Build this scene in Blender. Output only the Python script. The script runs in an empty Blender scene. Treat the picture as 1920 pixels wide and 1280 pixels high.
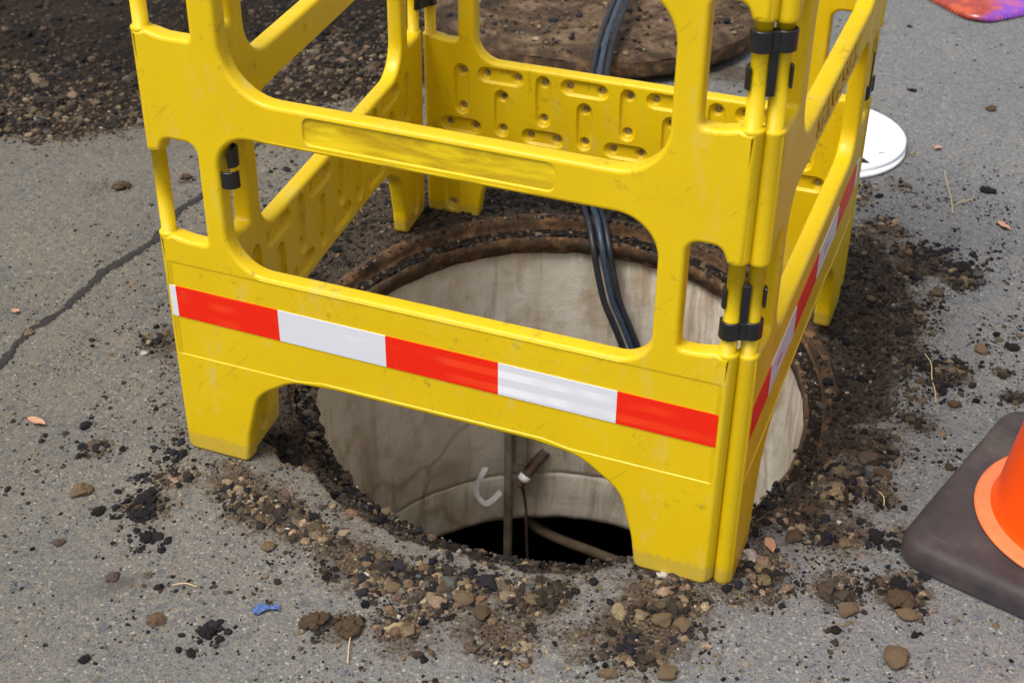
import bpy, bmesh, math, random
import numpy as np
from mathutils import Vector, Matrix
from mathutils.geometry import tessellate_polygon
from mathutils import noise as mnoise
random.seed(7); rng = np.random.default_rng(7)
S = bpy.context.scene; COL = S.collection
rad = math.radians
# ------------------------------------------------------------------ camera
cam_d = bpy.data.cameras.new('camera'); cam = bpy.data.objects.new('camera', cam_d); COL.objects.link(cam); S.camera = cam
yaw, pitch, roll = -0.37148827, 0.57708731, 0.01216393
fw = Vector((math.sin(yaw)*math.cos(pitch), math.cos(yaw)*math.cos(pitch), -math.sin(pitch)))
rt = Vector((math.cos(yaw), -math.sin(yaw), 0)); up = rt.cross(fw)
r2 = rt*math.cos(roll)+up*math.sin(roll); u2 = -rt*math.sin(roll)+up*math.cos(roll)
m3 = Matrix((r2, u2, -fw)).transposed()
cam.matrix_world = Matrix.Translation((0.99242194, -1.30382661, 1.20516289)) @ m3.to_4x4()
cam_d.sensor_width = 36; cam_d.lens = 36*2666.09/1920; cam_d.clip_start = .05; cam_d.clip_end = 500
cam_d.dof.use_dof = True; cam_d.dof.focus_distance = 1.85; cam_d.dof.aperture_fstop = 9
# ------------------------------------------------------------------ world and sun (overcast)
SUN_EL, SUN_AZ = rad(62), rad(205)     # azimuth clockwise from +Y
W = bpy.data.worlds.new('World'); S.world = W; W.use_nodes = True
wn = W.node_tree; bg = wn.nodes['Background']
sky = wn.nodes.new('ShaderNodeTexSky'); sky.sky_type = 'NISHITA'; sky.sun_disc = False
sky.sun_elevation = SUN_EL; sky.sun_rotation = SUN_AZ; sky.air_density = 1.0; sky.dust_density = 5.0; sky.ozone_density = 0.4
hs = wn.nodes.new('ShaderNodeHueSaturation'); hs.inputs['Saturation'].default_value = 0.45
wn.links.new(sky.outputs[0], hs.inputs['Color']); wn.links.new(hs.outputs[0], bg.inputs[0]); bg.inputs[1].default_value = 0.12
sd = bpy.data.lights.new('sun', 'SUN'); sd.energy = 1.5; sd.angle = rad(24); sd.color = (1, .965, .91)
sun = bpy.data.objects.new('sun', sd); COL.objects.link(sun)
sdir = Vector((math.sin(SUN_AZ)*math.cos(SUN_EL), math.cos(SUN_AZ)*math.cos(SUN_EL), math.sin(SUN_EL)))
sun.rotation_euler = sdir.to_track_quat('Z', 'Y').to_euler()
S.view_settings.view_transform = 'Standard'; S.view_settings.look = 'None'; S.view_settings.gamma = 1
S.view_settings.use_curve_mapping = False; S.view_settings.exposure = 0.5
# ------------------------------------------------------------------ tagging helpers
def tag(o, label=None, cat=None, group=None, kind=None):
    if label: o['label'] = label
    if cat: o['category'] = cat
    if group: o['group'] = group
    if kind: o['kind'] = kind
    return o
def link(name, me, mat=None, parent=None):
    o = bpy.data.objects.new(name, me); COL.objects.link(o)
    if mat is not None and not me.materials: me.materials.append(mat)
    if parent is not None: o.parent = parent
    return o
def empty(name, loc=(0, 0, 0), rz=0):
    o = bpy.data.objects.new(name, None); COL.objects.link(o); o.location = loc; o.rotation_euler = (0, 0, rz)
    o.empty_display_size = .05
    return o
def mesh(name, v, f, smooth=False):
    me = bpy.data.meshes.new(name); me.from_pydata([tuple(p) for p in v], [], f); me.update()
    if smooth: me.polygons.foreach_set('use_smooth', [True]*len(me.polygons))
    return me
def mesh_np(name, v, f, smooth=True, attrs=None):
    """v (n,3), f (m,k) arrays -> mesh quickly"""
    me = bpy.data.meshes.new(name); n, m, k = len(v), len(f), f.shape[1]
    me.vertices.add(n); me.vertices.foreach_set('co', np.asarray(v, np.float32).ravel())
    me.loops.add(m*k); me.loops.foreach_set('vertex_index', f.astype(np.int32).ravel())
    me.polygons.add(m); me.polygons.foreach_set('loop_start', np.arange(0, m*k, k, dtype=np.int32))
    me.polygons.foreach_set('use_smooth', np.full(m, smooth))
    me.update(calc_edges=True)
    for nm, a in (attrs or {}).items():
        at = me.attributes.new(nm, 'FLOAT' if a.ndim == 1 else 'FLOAT_COLOR', 'POINT')
        at.data.foreach_set('value' if a.ndim == 1 else 'color', a.astype(np.float32).ravel())
    return me
# ------------------------------------------------------------------ value noise in numpy
def vnoise(x, y, seed=0):
    x = np.asarray(x, float); y = np.asarray(y, float)
    xi = np.floor(x).astype(np.int64); yi = np.floor(y).astype(np.int64); xf = x-xi; yf = y-yi
    def h(a, b):
        n = (a*374761393 + b*668265263 + seed*1442695041) & 0xffffffff
        n = ((n ^ (n >> 13))*1274126177) & 0xffffffff
        return ((n ^ (n >> 16)) & 0xffff)/65535.
    u = xf*xf*(3-2*xf); w = yf*yf*(3-2*yf)
    return (h(xi, yi)*(1-u)+h(xi+1, yi)*u)*(1-w)+(h(xi, yi+1)*(1-u)+h(xi+1, yi+1)*u)*w
def fbm(x, y, oct=4, seed=0):
    s = 0; a = .5
    for i in range(oct): s = s+a*vnoise(x*2**i, y*2**i, seed+i); a *= .5
    return s/(1-.5**oct)
def sstep(a, b, x):
    t = np.clip((x-a)/(b-a), 0, 1); return t*t*(3-2*t)
# ------------------------------------------------------------------ materials
def mat(name, rough=.5, spec=.5, color=(.5, .5, .5)):
    m = bpy.data.materials.new(name); m.use_nodes = True
    b = m.node_tree.nodes['Principled BSDF']; b.inputs['Roughness'].default_value = rough
    b.inputs['Specular IOR Level'].default_value = spec; b.inputs['Base Color'].default_value = (*color, 1)
    return m, m.node_tree, b
def N(nt, t, **kw):
    n = nt.nodes.new(t)
    for k, v in kw.items():
        if k in n.inputs: n.inputs[k].default_value = v
        else: setattr(n, k, v)
    return n
def coords(nt, scale=(1, 1, 1), which='Object'):
    tc = nt.nodes.new('ShaderNodeTexCoord'); mp = nt.nodes.new('ShaderNodeMapping'); mp.inputs['Scale'].default_value = scale
    nt.links.new(tc.outputs[which], mp.inputs[0]); return mp.outputs[0]
def noise(nt, co, scale, detail=4, rough=.6, dist=0):
    n = N(nt, 'ShaderNodeTexNoise'); n.inputs['Scale'].default_value = scale; n.inputs['Detail'].default_value = detail
    n.inputs['Roughness'].default_value = rough; n.inputs['Distortion'].default_value = dist
    nt.links.new(co, n.inputs['Vector']); return n.outputs['Fac']
def ramp(nt, fac, stops):
    r = nt.nodes.new('ShaderNodeValToRGB'); el = r.color_ramp.elements
    while len(el) < len(stops): el.new(.5)
    for e, (p, c) in zip(el, stops):
        e.position = p; e.color = (*c, 1) if not isinstance(c, (int, float)) else (c, c, c, 1)
    nt.links.new(fac, r.inputs[0]); return r.outputs[0]
def mixc(nt, fac, a, b, typ='MIX'):
    m = nt.nodes.new('ShaderNodeMix'); m.data_type = 'RGBA'; m.blend_type = typ
    for s, v in ((0, fac), (6, a), (7, b)):
        if isinstance(v, bpy.types.NodeSocket): nt.links.new(v, m.inputs[s])
        elif isinstance(v, (int, float)): m.inputs[s].default_value = v if s == 0 else (v, v, v, 1)
        else: m.inputs[s].default_value = (*v, 1)
    return m.outputs[2]
def math_(nt, op, a, b=0, clamp=False):
    m = nt.nodes.new('ShaderNodeMath'); m.operation = op; m.use_clamp = clamp
    for i, v in enumerate((a, b)):
        if isinstance(v, bpy.types.NodeSocket): nt.links.new(v, m.inputs[i])
        else: m.inputs[i].default_value = v
    return m.outputs[0]
def bump(nt, b, h, strength=.3, dist=.002):
    n = nt.nodes.new('ShaderNodeBump'); n.inputs['Strength'].default_value = strength; n.inputs['Distance'].default_value = dist
    nt.links.new(h, n.inputs['Height']); nt.links.new(n.outputs[0], b.inputs['Normal'])
def attr(nt, name):
    a = nt.nodes.new('ShaderNodeAttribute'); a.attribute_name = name; return a
def L(nt, a, b): nt.links.new(a, b)

def yellow_plastic(name, seed, base=(.745, .525, .003)):
    m, nt, b = mat(name, .36, .36)
    co = coords(nt); mp = nt.nodes.new('ShaderNodeMapping'); L(nt, co, mp.inputs[0]); mp.inputs['Location'].default_value = (seed*3.1, seed*1.7, seed)
    co = mp.outputs[0]
    big = noise(nt, co, 6, 4); fine = noise(nt, co, 260, 2)
    c = mixc(nt, ramp(nt, big, [(.35, 0), (.7, 1)]), tuple(x*f for x, f in zip(base, (.93, .90, 1))), base)
    # milky scuffs
    st = nt.nodes.new('ShaderNodeMapping'); L(nt, co, st.inputs[0]); st.inputs['Scale'].default_value = (1, 1, .35); st.inputs['Rotation'].default_value = (0, .5, 0)
    sc = noise(nt, st.outputs[0], 22, 8, .75)
    c = mixc(nt, math_(nt, 'MULTIPLY', ramp(nt, sc, [(.56, 0), (.72, 1)]), .5), c, (.62, .50, .17))
    # dark smudges and dirt specks
    sp = noise(nt, co, 60, 5, .7)
    bigm = ramp(nt, noise(nt, co, 9, 3), [(.48, 0), (.62, 1)])
    c = mixc(nt, math_(nt, 'MULTIPLY', math_(nt, 'MULTIPLY', ramp(nt, sp, [(.56, 0), (.68, 1)]), bigm), .6), c, (.24, .165, .02))
    s1 = nt.nodes.new('ShaderNodeMapping'); L(nt, co, s1.inputs[0]); s1.inputs['Rotation'].default_value = (0, -.75+seed*.3, 0)
    s2 = nt.nodes.new('ShaderNodeMapping'); L(nt, s1.outputs[0], s2.inputs[0]); s2.inputs['Scale'].default_value = (1, 1, .06)
    scr = noise(nt, s2.outputs[0], 150, 3, .6)
    c = mixc(nt, math_(nt, 'MULTIPLY', math_(nt, 'MULTIPLY', ramp(nt, scr, [(.63, 0), (.70, 1)]), ramp(nt, noise(nt, co, 7, 3), [(.50, 0), (.60, 1)])), .55), c, (.28, .20, .03))
    # muddy feet
    geo = nt.nodes.new('ShaderNodeTexCoord'); sx = nt.nodes.new('ShaderNodeSeparateXYZ'); L(nt, geo.outputs['Object'], sx.inputs[0])
    low = ramp(nt, math_(nt, 'ADD', sx.outputs[2], math_(nt, 'MULTIPLY', noise(nt, co, 70, 6, .8), -.05)), [(0, 1), (.006, 0)])
    c = mixc(nt, math_(nt, 'MULTIPLY', low, .40), c, (.34, .25, .09))
    L(nt, c, b.inputs['Base Color'])
    L(nt, ramp(nt, sc, [(.4, .33), (.75, .6)]), b.inputs['Roughness'])
    bump(nt, b, math_(nt, 'ADD', math_(nt, 'MULTIPLY', fine, .5), noise(nt, co, 40, 3)), .12, .0012)
    b.inputs['Subsurface Weight'].default_value = .06; b.inputs['Subsurface Radius'].default_value = (1, .6, .05); b.inputs['Subsurface Scale'].default_value = .006
    return m
YEL = [yellow_plastic('yellow_plastic_%s' % s, i) for i, s in enumerate(('front', 'side', 'back', 'left'))]
def dirty_dot():
    m, nt, b = mat('dirt_in_dimple', .9, .2); co = coords(nt)
    L(nt, ramp(nt, noise(nt, co, 160, 4), [(.35, (.13, .09, .03)), (.6, (.42, .34, .14)), (.72, (.34, .33, .3))]), b.inputs['Base Color']); bump(nt, b, noise(nt, co, 300), .5, .002); return m
DOT = dirty_dot()
def recess_mat():
    m, nt, b = mat('smeared_label_plastic', .42, .4); co = coords(nt, (1, 1, 4))
    w = noise(nt, co, 9, 5, .6, 1.2)
    L(nt, ramp(nt, w, [(.34, (.42, .27, .006)), (.50, (.62, .43, .006)), (.66, (.82, .62, .008))]), b.inputs['Base Color'])
    bump(nt, b, noise(nt, co, 14, 3), .25, .006); return m
RECESS = recess_mat()
def tape_mat(name, base, dark):
    m, nt, b = mat(name, .35, .3); tc = coords(nt)
    sx = nt.nodes.new('ShaderNodeSeparateXYZ'); L(nt, tc, sx.inputs[0])
    # honeycomb cells of the reflective sheeting, and broad bands
    h = N(nt, 'ShaderNodeTexVoronoi'); h.feature = 'DISTANCE_TO_EDGE'; h.inputs['Scale'].default_value = 330; h.inputs['Randomness'].default_value = .25; L(nt, tc, h.inputs['Vector'])
    band = math_(nt, 'PINGPONG', math_(nt, 'ADD', sx.outputs[2], .0035), .0108)
    bandm = ramp(nt, math_(nt, 'MULTIPLY', band, 92), [(.45, 0), (.60, 1)])
    patch = ramp(nt, noise(nt, tc, 7, 2), [(.44, 0), (.56, 1)])
    bandm = math_(nt, 'MULTIPLY', bandm, patch)
    cell = ramp(nt, h.outputs['Distance'], [(.02, .6), (.09, 0)])
    c = mixc(nt, math_(nt, 'MULTIPLY', bandm, .8), dark, base)
    c = mixc(nt, math_(nt, 'MULTIPLY', math_(nt, 'MULTIPLY', cell, bandm), .6), c, dark)
    dm = ramp(nt, noise(nt, tc, 50, 6, .75), [(.62, 0), (.75, 1)])
    c = mixc(nt, math_(nt, 'MULTIPLY', dm, .35), c, (.3, .22, .15))
    L(nt, c, b.inputs['Base Color']); bump(nt, b, h.outputs['Distance'], .05, .0008)
    return m
TRED = tape_mat('red_reflective_tape', (.90, .060, .012), (.82, .018, .003)); TWHITE = tape_mat('white_reflective_tape', (.90, .91, .94), (.68, .70, .76))
def simple(name, c, rough, spec=.5, scale=60, var=.25, bst=.2, dust=0):
    m, nt, b = mat(name, rough, spec); co = coords(nt); n = noise(nt, co, scale, 4)
    col = mixc(nt, ramp(nt, n, [(.3, 0), (.7, 1)]), tuple(x*(1-var) for x in c), tuple(min(1, x*(1+var)) for x in c))
    if dust: col = mixc(nt, math_(nt, 'MULTIPLY', ramp(nt, noise(nt, co, scale*.4, 6, .7), [(.5, 0), (.7, 1)]), dust), col, (.22, .19, .15))
    L(nt, col, b.inputs['Base Color']); bump(nt, b, noise(nt, co, scale*3, 3), bst, .002); return m
BLACKP = simple('black_clip_plastic', (.012, .012, .013), .38, .5, 80, .2, .1)
CABLE = simple('black_cable_jacket', (.014, .018, .026), .42, .5, 90, .3, .15, .08)
CABLEB = simple('blue_black_cable_jacket', (.03, .05, .085), .40, .5, 90, .3, .15, .10)
ORANGE = simple('orange_cone_plastic', (.95, .085, .003), .32, .5, 20, .04, .05)
PALEOR = simple('faded_orange_plastic', (.85, .20, .07), .4, .5, 80, .12, .1)
RUBBER = simple('black_rubber', (.050, .040, .042), .62, .35, 14, .35, .5, .38)
WHITEP = simple('white_plastic', (.93, .94, .96), .4, .5, 12, .015, .03)
INK = simple('black_ink', (.01, .01, .01), .5)
LEAF = simple('dry_leaf', (.50, .27, .17), .7, .3, 200, .2, .4)
STRAW = simple('straw', (.55, .42, .22), .7, .3, 200, .15, .3)
STRAP = simple('white_strap', (.86, .87, .90), .6, .4, 300, .3, .4)
PIPE = simple('brown_pipe', (.085, .052, .038), .7, .3, 60, .4, .5, .15)
RAIL = simple('galvanised_rail', (.20, .18, .13), .6, .4, 40, .35, .4)
HOSE = simple('muddy_hose', (.115, .085, .055), .8, .3, 40, .3, .5)
FOIL = simple('blue_foil', (.12, .20, .48), .22, .9, 300, .5, .8); FOIL.node_tree.nodes['Principled BSDF'].inputs['Metallic'].default_value = .7

def asphalt_mat():
    m, nt, b = mat('road_asphalt', .82, .35); co = coords(nt)
    def cells(scale, stops, off=0):
        v = N(nt, 'ShaderNodeTexVoronoi'); v.inputs['Scale'].default_value = scale; L(nt, co, v.inputs['Vector'])
        sp = nt.nodes.new('ShaderNodeSeparateColor'); L(nt, v.outputs['Color'], sp.inputs[0]); return ramp(nt, sp.outputs[off], stops), v
    base = mixc(nt, ramp(nt, noise(nt, co, 3.2, 6, .62), [(.35, 0), (.68, 1)]), (.160, .165, .168), (.190, .190, .186))
    west = ramp(nt, math_(nt, 'ADD', sep(nt, co, 0), .3), [(0, 1), (.95, 0)])
    c = mixc(nt, math_(nt, 'MULTIPLY', west, .92), base, mixc(nt, ramp(nt, noise(nt, co, 4.5, 6, .66), [(.36, 0), (.64, 1)]), (.124, .119, .100), (.162, .144, .112)))
    tint, v1 = cells(330, [(0, (.50, .57, .70)), (.25, (.82, .85, .90)), (.5, (1, 1, 1)), (.8, (1.0, .95, .86)), (.95, (1.2, 1.1, .96)), (.992, (2.0, 1.95, 1.85))], 0)
    c = mixc(nt, .85, c, tint, 'MULTIPLY')
    t2, v2 = cells(640, [(0, (.5, .5, .52)), (.3, (.9, .9, .9)), (.7, (1.05, 1.05, 1.05)), (1, (1.5, 1.5, 1.48))], 1)
    c = mixc(nt, .7, c, t2, 'MULTIPLY')
    big, v3 = cells(120, [(0, (.55, .62, .78)), (.1, (.95, .95, .97)), (.85, (1, 1, 1)), (.97, (1.2, 1.16, 1.08))], 2)
    c = mixc(nt, .75, c, big, 'MULTIPLY')
    pits = ramp(nt, noise(nt, co, 140, 3, .7), [(.30, 1), (.38, 0)])
    c = mixc(nt, math_(nt, 'MULTIPLY', pits, .75), c, (.03, .028, .026))
    # dust film and dirt patches
    d = attr(nt, 'dirt').outputs['Fac']
    gr = noise(nt, co, 150, 6, .8); gr2 = noise(nt, co, 40, 6, .78)
    dn = math_(nt, 'ADD', d, math_(nt, 'MULTIPLY', math_(nt, 'SUBTRACT', math_(nt, 'ADD', math_(nt, 'MULTIPLY', gr, .55), math_(nt, 'MULTIPLY', gr2, .45)), .5), 3.6))
    k1 = ramp(nt, dn, [(.28, 0), (.60, 1)])
    k1 = math_(nt, 'MULTIPLY', k1, ramp(nt, d, [(.03, 0), (.2, 1)]))
    soil = ramp(nt, noise(nt, co, 210, 5, .75), [(.28, (.018, .013, .010)), (.48, (.060, .042, .027)), (.60, (.13, .092, .056)), (.74, (.27, .20, .13))])
    wet = attr(nt, 'wet').outputs['Fac']
    soil = mixc(nt, math_(nt, 'MULTIPLY', wet, .65), soil, (.016, .012, .009))
    c = mixc(nt, math_(nt, 'MULTIPLY', ramp(nt, math_(nt, 'MAXIMUM', d, attr(nt, 'dust').outputs['Fac']), [(.02, 0), (.6, 1)]), .5), c, (.155, .122, .085))
    damp = attr(nt, 'damp').outputs['Fac']
    c = mixc(nt, math_(nt, 'MULTIPLY', damp, .7), c, (.055, .052, .045))
    c = mixc(nt, k1, c, soil)
    L(nt, c, b.inputs['Base Color'])
    h = math_(nt, 'ADD', math_(nt, 'MULTIPLY', v1.outputs['Distance'], -.6), math_(nt, 'MULTIPLY', noise(nt, co, 420, 3, .6), .9))
    h = math_(nt, 'ADD', h, math_(nt, 'MULTIPLY', math_(nt, 'MULTIPLY', k1, noise(nt, co, 170, 6, .75)), 3.0))
    bump(nt, b, h, .6, .0022)
    return m
def sep(nt, co, i):
    s = nt.nodes.new('ShaderNodeSeparateXYZ'); L(nt, co, s.inputs[0]); return s.outputs[i]
ASPH = asphalt_mat()
def soil_mat():
    m, nt, b = mat('loose_soil', .88, .25); co = coords(nt)
    c = ramp(nt, noise(nt, co, 150, 6, .78), [(.30, (.008, .006, .004)), (.48, (.030, .019, .011)), (.64, (.070, .045, .026)), (.82, (.15, .10, .058))])
    c = mixc(nt, ramp(nt, noise(nt, co, 4.5, 4), [(.42, 0), (.58, .8)]), c, (.014, .011, .009))
    L(nt, c, b.inputs['Base Color']); bump(nt, b, noise(nt, co, 130, 7, .8), 1.0, .014); return m
SOIL = soil_mat()
def stone_mat():
    m, nt, b = mat('gravel_stone', .82, .3); co = coords(nt); a = attr(nt, 'tint').outputs['Color']
    n = ramp(nt, noise(nt, co, 330, 5, .7), [(.3, .45), (.5, .95), (.7, 1.35)])
    L(nt, mixc(nt, 1, a, n, 'MULTIPLY'), b.inputs['Base Color']); bump(nt, b, noise(nt, co, 500, 4, .7), .6, .0015); return m
STONE = stone_mat()
def clod_mat(name, dark, mid, light, rough=.85, spec=.25, bs=.9):
    m, nt, b = mat(name, rough, spec); co = coords(nt)
    L(nt, ramp(nt, noise(nt, co, 260, 6, .75), [(.30, dark), (.52, mid), (.72, light)]), b.inputs['Base Color']); bump(nt, b, noise(nt, co, 300, 6, .75), bs, .004); return m
CLOD_B = clod_mat('brown_clod', (.045, .028, .016), (.15, .10, .06), (.30, .215, .14)); CLOD_T = clod_mat('tan_clod', (.10, .065, .035), (.26, .18, .105), (.42, .33, .22))
CLOD_K = clod_mat('tar_lump', (.005, .005, .006), (.020, .017, .018), (.065, .05, .045), .55, .4); CLOD_R = clod_mat('reddish_stone', (.06, .035, .03), (.17, .115, .095), (.33, .27, .24))
def concrete_mat():
    m, nt, b = mat('stained_concrete', .75, .3); tc = nt.nodes.new('ShaderNodeTexCoord'); co = tc.outputs['Object']
    st = nt.nodes.new('ShaderNodeMapping'); L(nt, co, st.inputs[0]); st.inputs['Scale'].default_value = (1, 1, .13)
    c = mixc(nt, ramp(nt, noise(nt, co, 5, 6, .65), [(.35, 0), (.66, 1)]), (.62, .575, .475), (.79, .755, .67))
    run = ramp(nt, noise(nt, st.outputs[0], 11, 6, .68, .8), [(.48, 0), (.60, 1)])
    rm = ramp(nt, math_(nt, 'ADD', math_(nt, 'MULTIPLY', sep(nt, co, 0), .9), noise(nt, co, 2.2, 3)), [(.18, .15), (.50, 1)])
    c = mixc(nt, math_(nt, 'MULTIPLY', math_(nt, 'MULTIPLY', run, rm), .62), c, (.30, .185, .08))
    run2 = ramp(nt, noise(nt, st.outputs[0], 34, 4, .6, .4), [(.56, 0), (.70, 1)])
    c = mixc(nt, math_(nt, 'MULTIPLY', run2, .5), c, (.17, .12, .075))
    patch = ramp(nt, noise(nt, co, 9, 6, .7), [(.50, 0), (.66, 1)])
    c = mixc(nt, math_(nt, 'MULTIPLY', patch, .55), c, (.36, .25, .13))
    pn = noise(nt, co, 90, 4, .7)
    c = mixc(nt, math_(nt, 'MULTIPLY', ramp(nt, pn, [(.64, 0), (.72, 1)]), .5), c, (.09, .08, .06))
    v = N(nt, 'ShaderNodeTexVoronoi'); v.feature = 'DISTANCE_TO_EDGE'; v.inputs['Scale'].default_value = 2.6
    dv = nt.nodes.new('ShaderNodeMix'); dv.data_type = 'VECTOR'; nz = N(nt, 'ShaderNodeTexNoise'); nz.inputs['Scale'].default_value = 7; L(nt, co, nz.inputs['Vector'])
    dv.inputs[0].default_value = .12; L(nt, co, dv.inputs[4]); L(nt, nz.outputs['Color'], dv.inputs[5]); L(nt, dv.outputs[1], v.inputs['Vector'])
    cr = ramp(nt, v.outputs['Distance'], [(.004, 1), (.02, 0)])
    crm = ramp(nt, noise(nt, co, 2.3, 2), [(.40, 0), (.46, 1)])
    c = mixc(nt, math_(nt, 'MULTIPLY', math_(nt, 'MULTIPLY', cr, crm), .45), c, (.27, .19, .08))
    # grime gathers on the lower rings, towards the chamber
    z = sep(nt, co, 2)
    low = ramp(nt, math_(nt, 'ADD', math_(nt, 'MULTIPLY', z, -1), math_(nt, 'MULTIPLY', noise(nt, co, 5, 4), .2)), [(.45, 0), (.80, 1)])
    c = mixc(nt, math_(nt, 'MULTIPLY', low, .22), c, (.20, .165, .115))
    L(nt, c, b.inputs['Base Color']); bump(nt, b, math_(nt, 'ADD', noise(nt, co, 60, 6, .7), noise(nt, co, 11, 3)), .35, .006); return m
CONC = concrete_mat()
DARKC = simple('shade_dark_chamber_concrete', (.035, .032, .028), .9, .2, 8, .3, .3)  # shade of the void below the shaft put into the concrete colour
def rust_mat(name, dirt=.5):
    m, nt, b = mat(name, .82, .3); co = coords(nt)
    c = ramp(nt, noise(nt, co, 38, 7, .7), [(.28, (.032, .017, .009)), (.45, (.105, .052, .023)), (.60, (.21, .115, .055)), (.78, (.34, .23, .14))])
    c = mixc(nt, math_(nt, 'MULTIPLY', ramp(nt, noise(nt, co, 28, 7, .8), [(.42, 0), (.52, 1)]), dirt), c, (.040, .029, .020))
    L(nt, c, b.inputs['Base Color']); bump(nt, b, noise(nt, co, 90, 7, .75), .8, .004); return m
RUST = rust_mat('rusty_iron', .75); 
def cover_mat():
    m, nt, b = mat('mud_caked_iron', .9, .2); co = coords(nt)
    c = ramp(nt, noise(nt, co, 13, 7, .68, .5), [(.34, (.032, .021, .013)), (.48, (.090, .057, .033)), (.61, (.19, .125, .075)), (.76, (.31, .22, .14))])
    c = mixc(nt, math_(nt, 'MULTIPLY', ramp(nt, noise(nt, co, 75, 5, .75), [(.5, 0), (.66, 1)]), .6), c, (.035, .026, .018))
    L(nt, c, b.inputs['Base Color']); bump(nt, b, math_(nt, 'ADD', noise(nt, co, 22, 7, .7, .6), math_(nt, 'MULTIPLY', noise(nt, co, 120, 5), .4)), 1.0, .012); return m
COVER = cover_mat()
def crack_mat():
    m, nt, b = mat('wet_crack_filler', .7, .35); co = coords(nt)
    L(nt, ramp(nt, noise(nt, co, 230, 5, .7), [(.3, (.012, .011, .011)), (.6, (.034, .030, .028)), (.80, (.12, .10, .08))]), b.inputs['Base Color']); bump(nt, b, noise(nt, co, 300, 4), .6, .002); return m
CRACK = crack_mat()
def sheet_mat():
    m, nt, b = mat('orange_and_purple_plastic', .25, .6); co = coords(nt)
    f = math_(nt, 'ADD', sep(nt, co, 0), math_(nt, 'MULTIPLY', math_(nt, 'SUBTRACT', noise(nt, co, 12, 3), .5), .12))
    c = ramp(nt, math_(nt, 'MULTIPLY', f, 1), [(.83, (.34, .045, .03)), (.875, (.22, .06, .50))])
    c = mixc(nt, math_(nt, 'MULTIPLY', ramp(nt, noise(nt, co, 30, 5), [(.45, 0), (.6, 1)]), .6), c, (.62, .12, .02))
    L(nt, c, b.inputs['Base Color']); bump(nt, b, noise(nt, co, 25, 3), .3, .01); b.inputs['Coat Weight'].default_value = .5; return m
SHEET = sheet_mat()

# ================================================================== THE GROUND
C0 = np.array([.401, .420]); TA, TB = .10, -.045       # the iron frame sits tilted in the road
BL = [(0.345,-0.113,0.060,1.0),(0.450,-0.102,0.073,1.0),(0.225,-0.085,0.045,0.8),(0.290,-0.112,0.038,0.7),(0.552,-0.091,0.059,0.9),(0.692,-0.103,0.063,1.0),(0.706,-0.038,0.059,1.0),(0.108,-0.038,0.050,0.7),(0.170,-0.073,0.056,0.8),(0.029,-0.070,0.043,0.4),(0.434,-0.208,0.050,0.6),(0.534,-0.167,0.057,0.7),(0.364,-0.237,0.032,0.5),(0.848,0.267,0.058,0.9),(0.874,0.368,0.053,1.0),(0.936,0.449,0.039,0.5),(0.894,0.627,0.050,0.7),(0.877,0.924,0.055,1.0),(0.943,0.893,0.036,1.0),(0.790,1.011,0.048,0.8),(0.963,0.592,0.036,0.9),(0.820,0.195,0.057,0.8),(0.883,0.163,0.055,0.7),(0.970,0.080,0.036,1.0),(0.889,0.058,0.046,0.5),(0.915,0.258,0.043,0.5),(0.028,-0.131,0.035,0.7),(-0.167,0.219,0.049,0.6),(-0.112,-0.052,0.026,0.5),(-0.024,0.038,0.038,0.3),(0.787,0.036,0.060,0.8),(-0.443,0.697,0.018,0.5),(-0.576,0.617,0.034,0.4),(0.378,1.605,0.070,0.6),(0.380,1.418,0.056,0.5),(0.719,1.139,0.060,0.3),(0.799,1.196,0.060,0.2),(0.639,-0.143,0.050,0.5),(1.038,0.623,0.016,0.8),(0.953,0.192,0.028,0.5),(1.059,0.564,0.020,0.7)]
HED = [(-180,.500),(-165,.485),(-150,.470),(-134.9,.462),(-123.1,.468),(-119.8,.442),(-111.1,.461),(-101.8,.464),(-91.3,.471),(-82.4,.473),(-70.0,.487),(-61.8,.469),(-58.1,.458),(-38.1,.460),(-26.8,.457),(-13.8,.440),(-1.2,.452),(12.2,.483),(26.0,.537),(38.4,.598),(50.7,.649),(75,.67),(100,.68),(125,.72),(140,.64),(155,.55),(170,.51),(180,.500)]
ha = np.array([a for a, _ in HED]); hr = np.array([r for _, r in HED])
def redge(x, y):
    th = np.degrees(np.arctan2(y-C0[1], x-C0[0])); r = np.interp(th, ha, hr)
    return r+.012*(fbm(x*22, y*22, 3, 5)-.5)+.010*(fbm(x*70, y*70, 2, 9)-.5)
def slope_w(x, y):     # width of the broken edge: steep at the front and left, a gentle slope on the right
    th = np.degrees(np.arctan2(y-C0[1], x-C0[0])); return .022+.075*sstep(-50, 0, th)*(1-sstep(70, 120, th))
def ground_h(x, y):
    r = np.hypot(x-C0[0], y-C0[1]); re = redge(x, y); w = slope_w(x, y)
    t = sstep(0, 1, (re+.008-r)/w)
    pln = -.036+TA*(y-C0[1])+TB*(x-C0[0])
    pit = np.clip(pln, -.09, .006)*t
    near = sstep(-175, -150, np.degrees(np.arctan2(y-C0[1], x-C0[0])))*sstep(-28, -50, np.degrees(np.arctan2(y-C0[1], x-C0[0])))
    pit = pit+near*.014*sstep(.455, .425, r)+near*t*.008*(fbm(x*30, y*30, 3, 61)-.4)
    chip = -.006*sstep(.05, 0, r-re)*(1-t)
    rough = .0012*(fbm(x*60, y*60, 3, 3)-.5)+.006*t*(fbm(x*45, y*45, 4, 4)-.5)
    return pit+chip+rough+.006*(fbm(x*1.3, y*1.3, 2, 8)-.5)*sstep(.8, 1.6, r)
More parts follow.
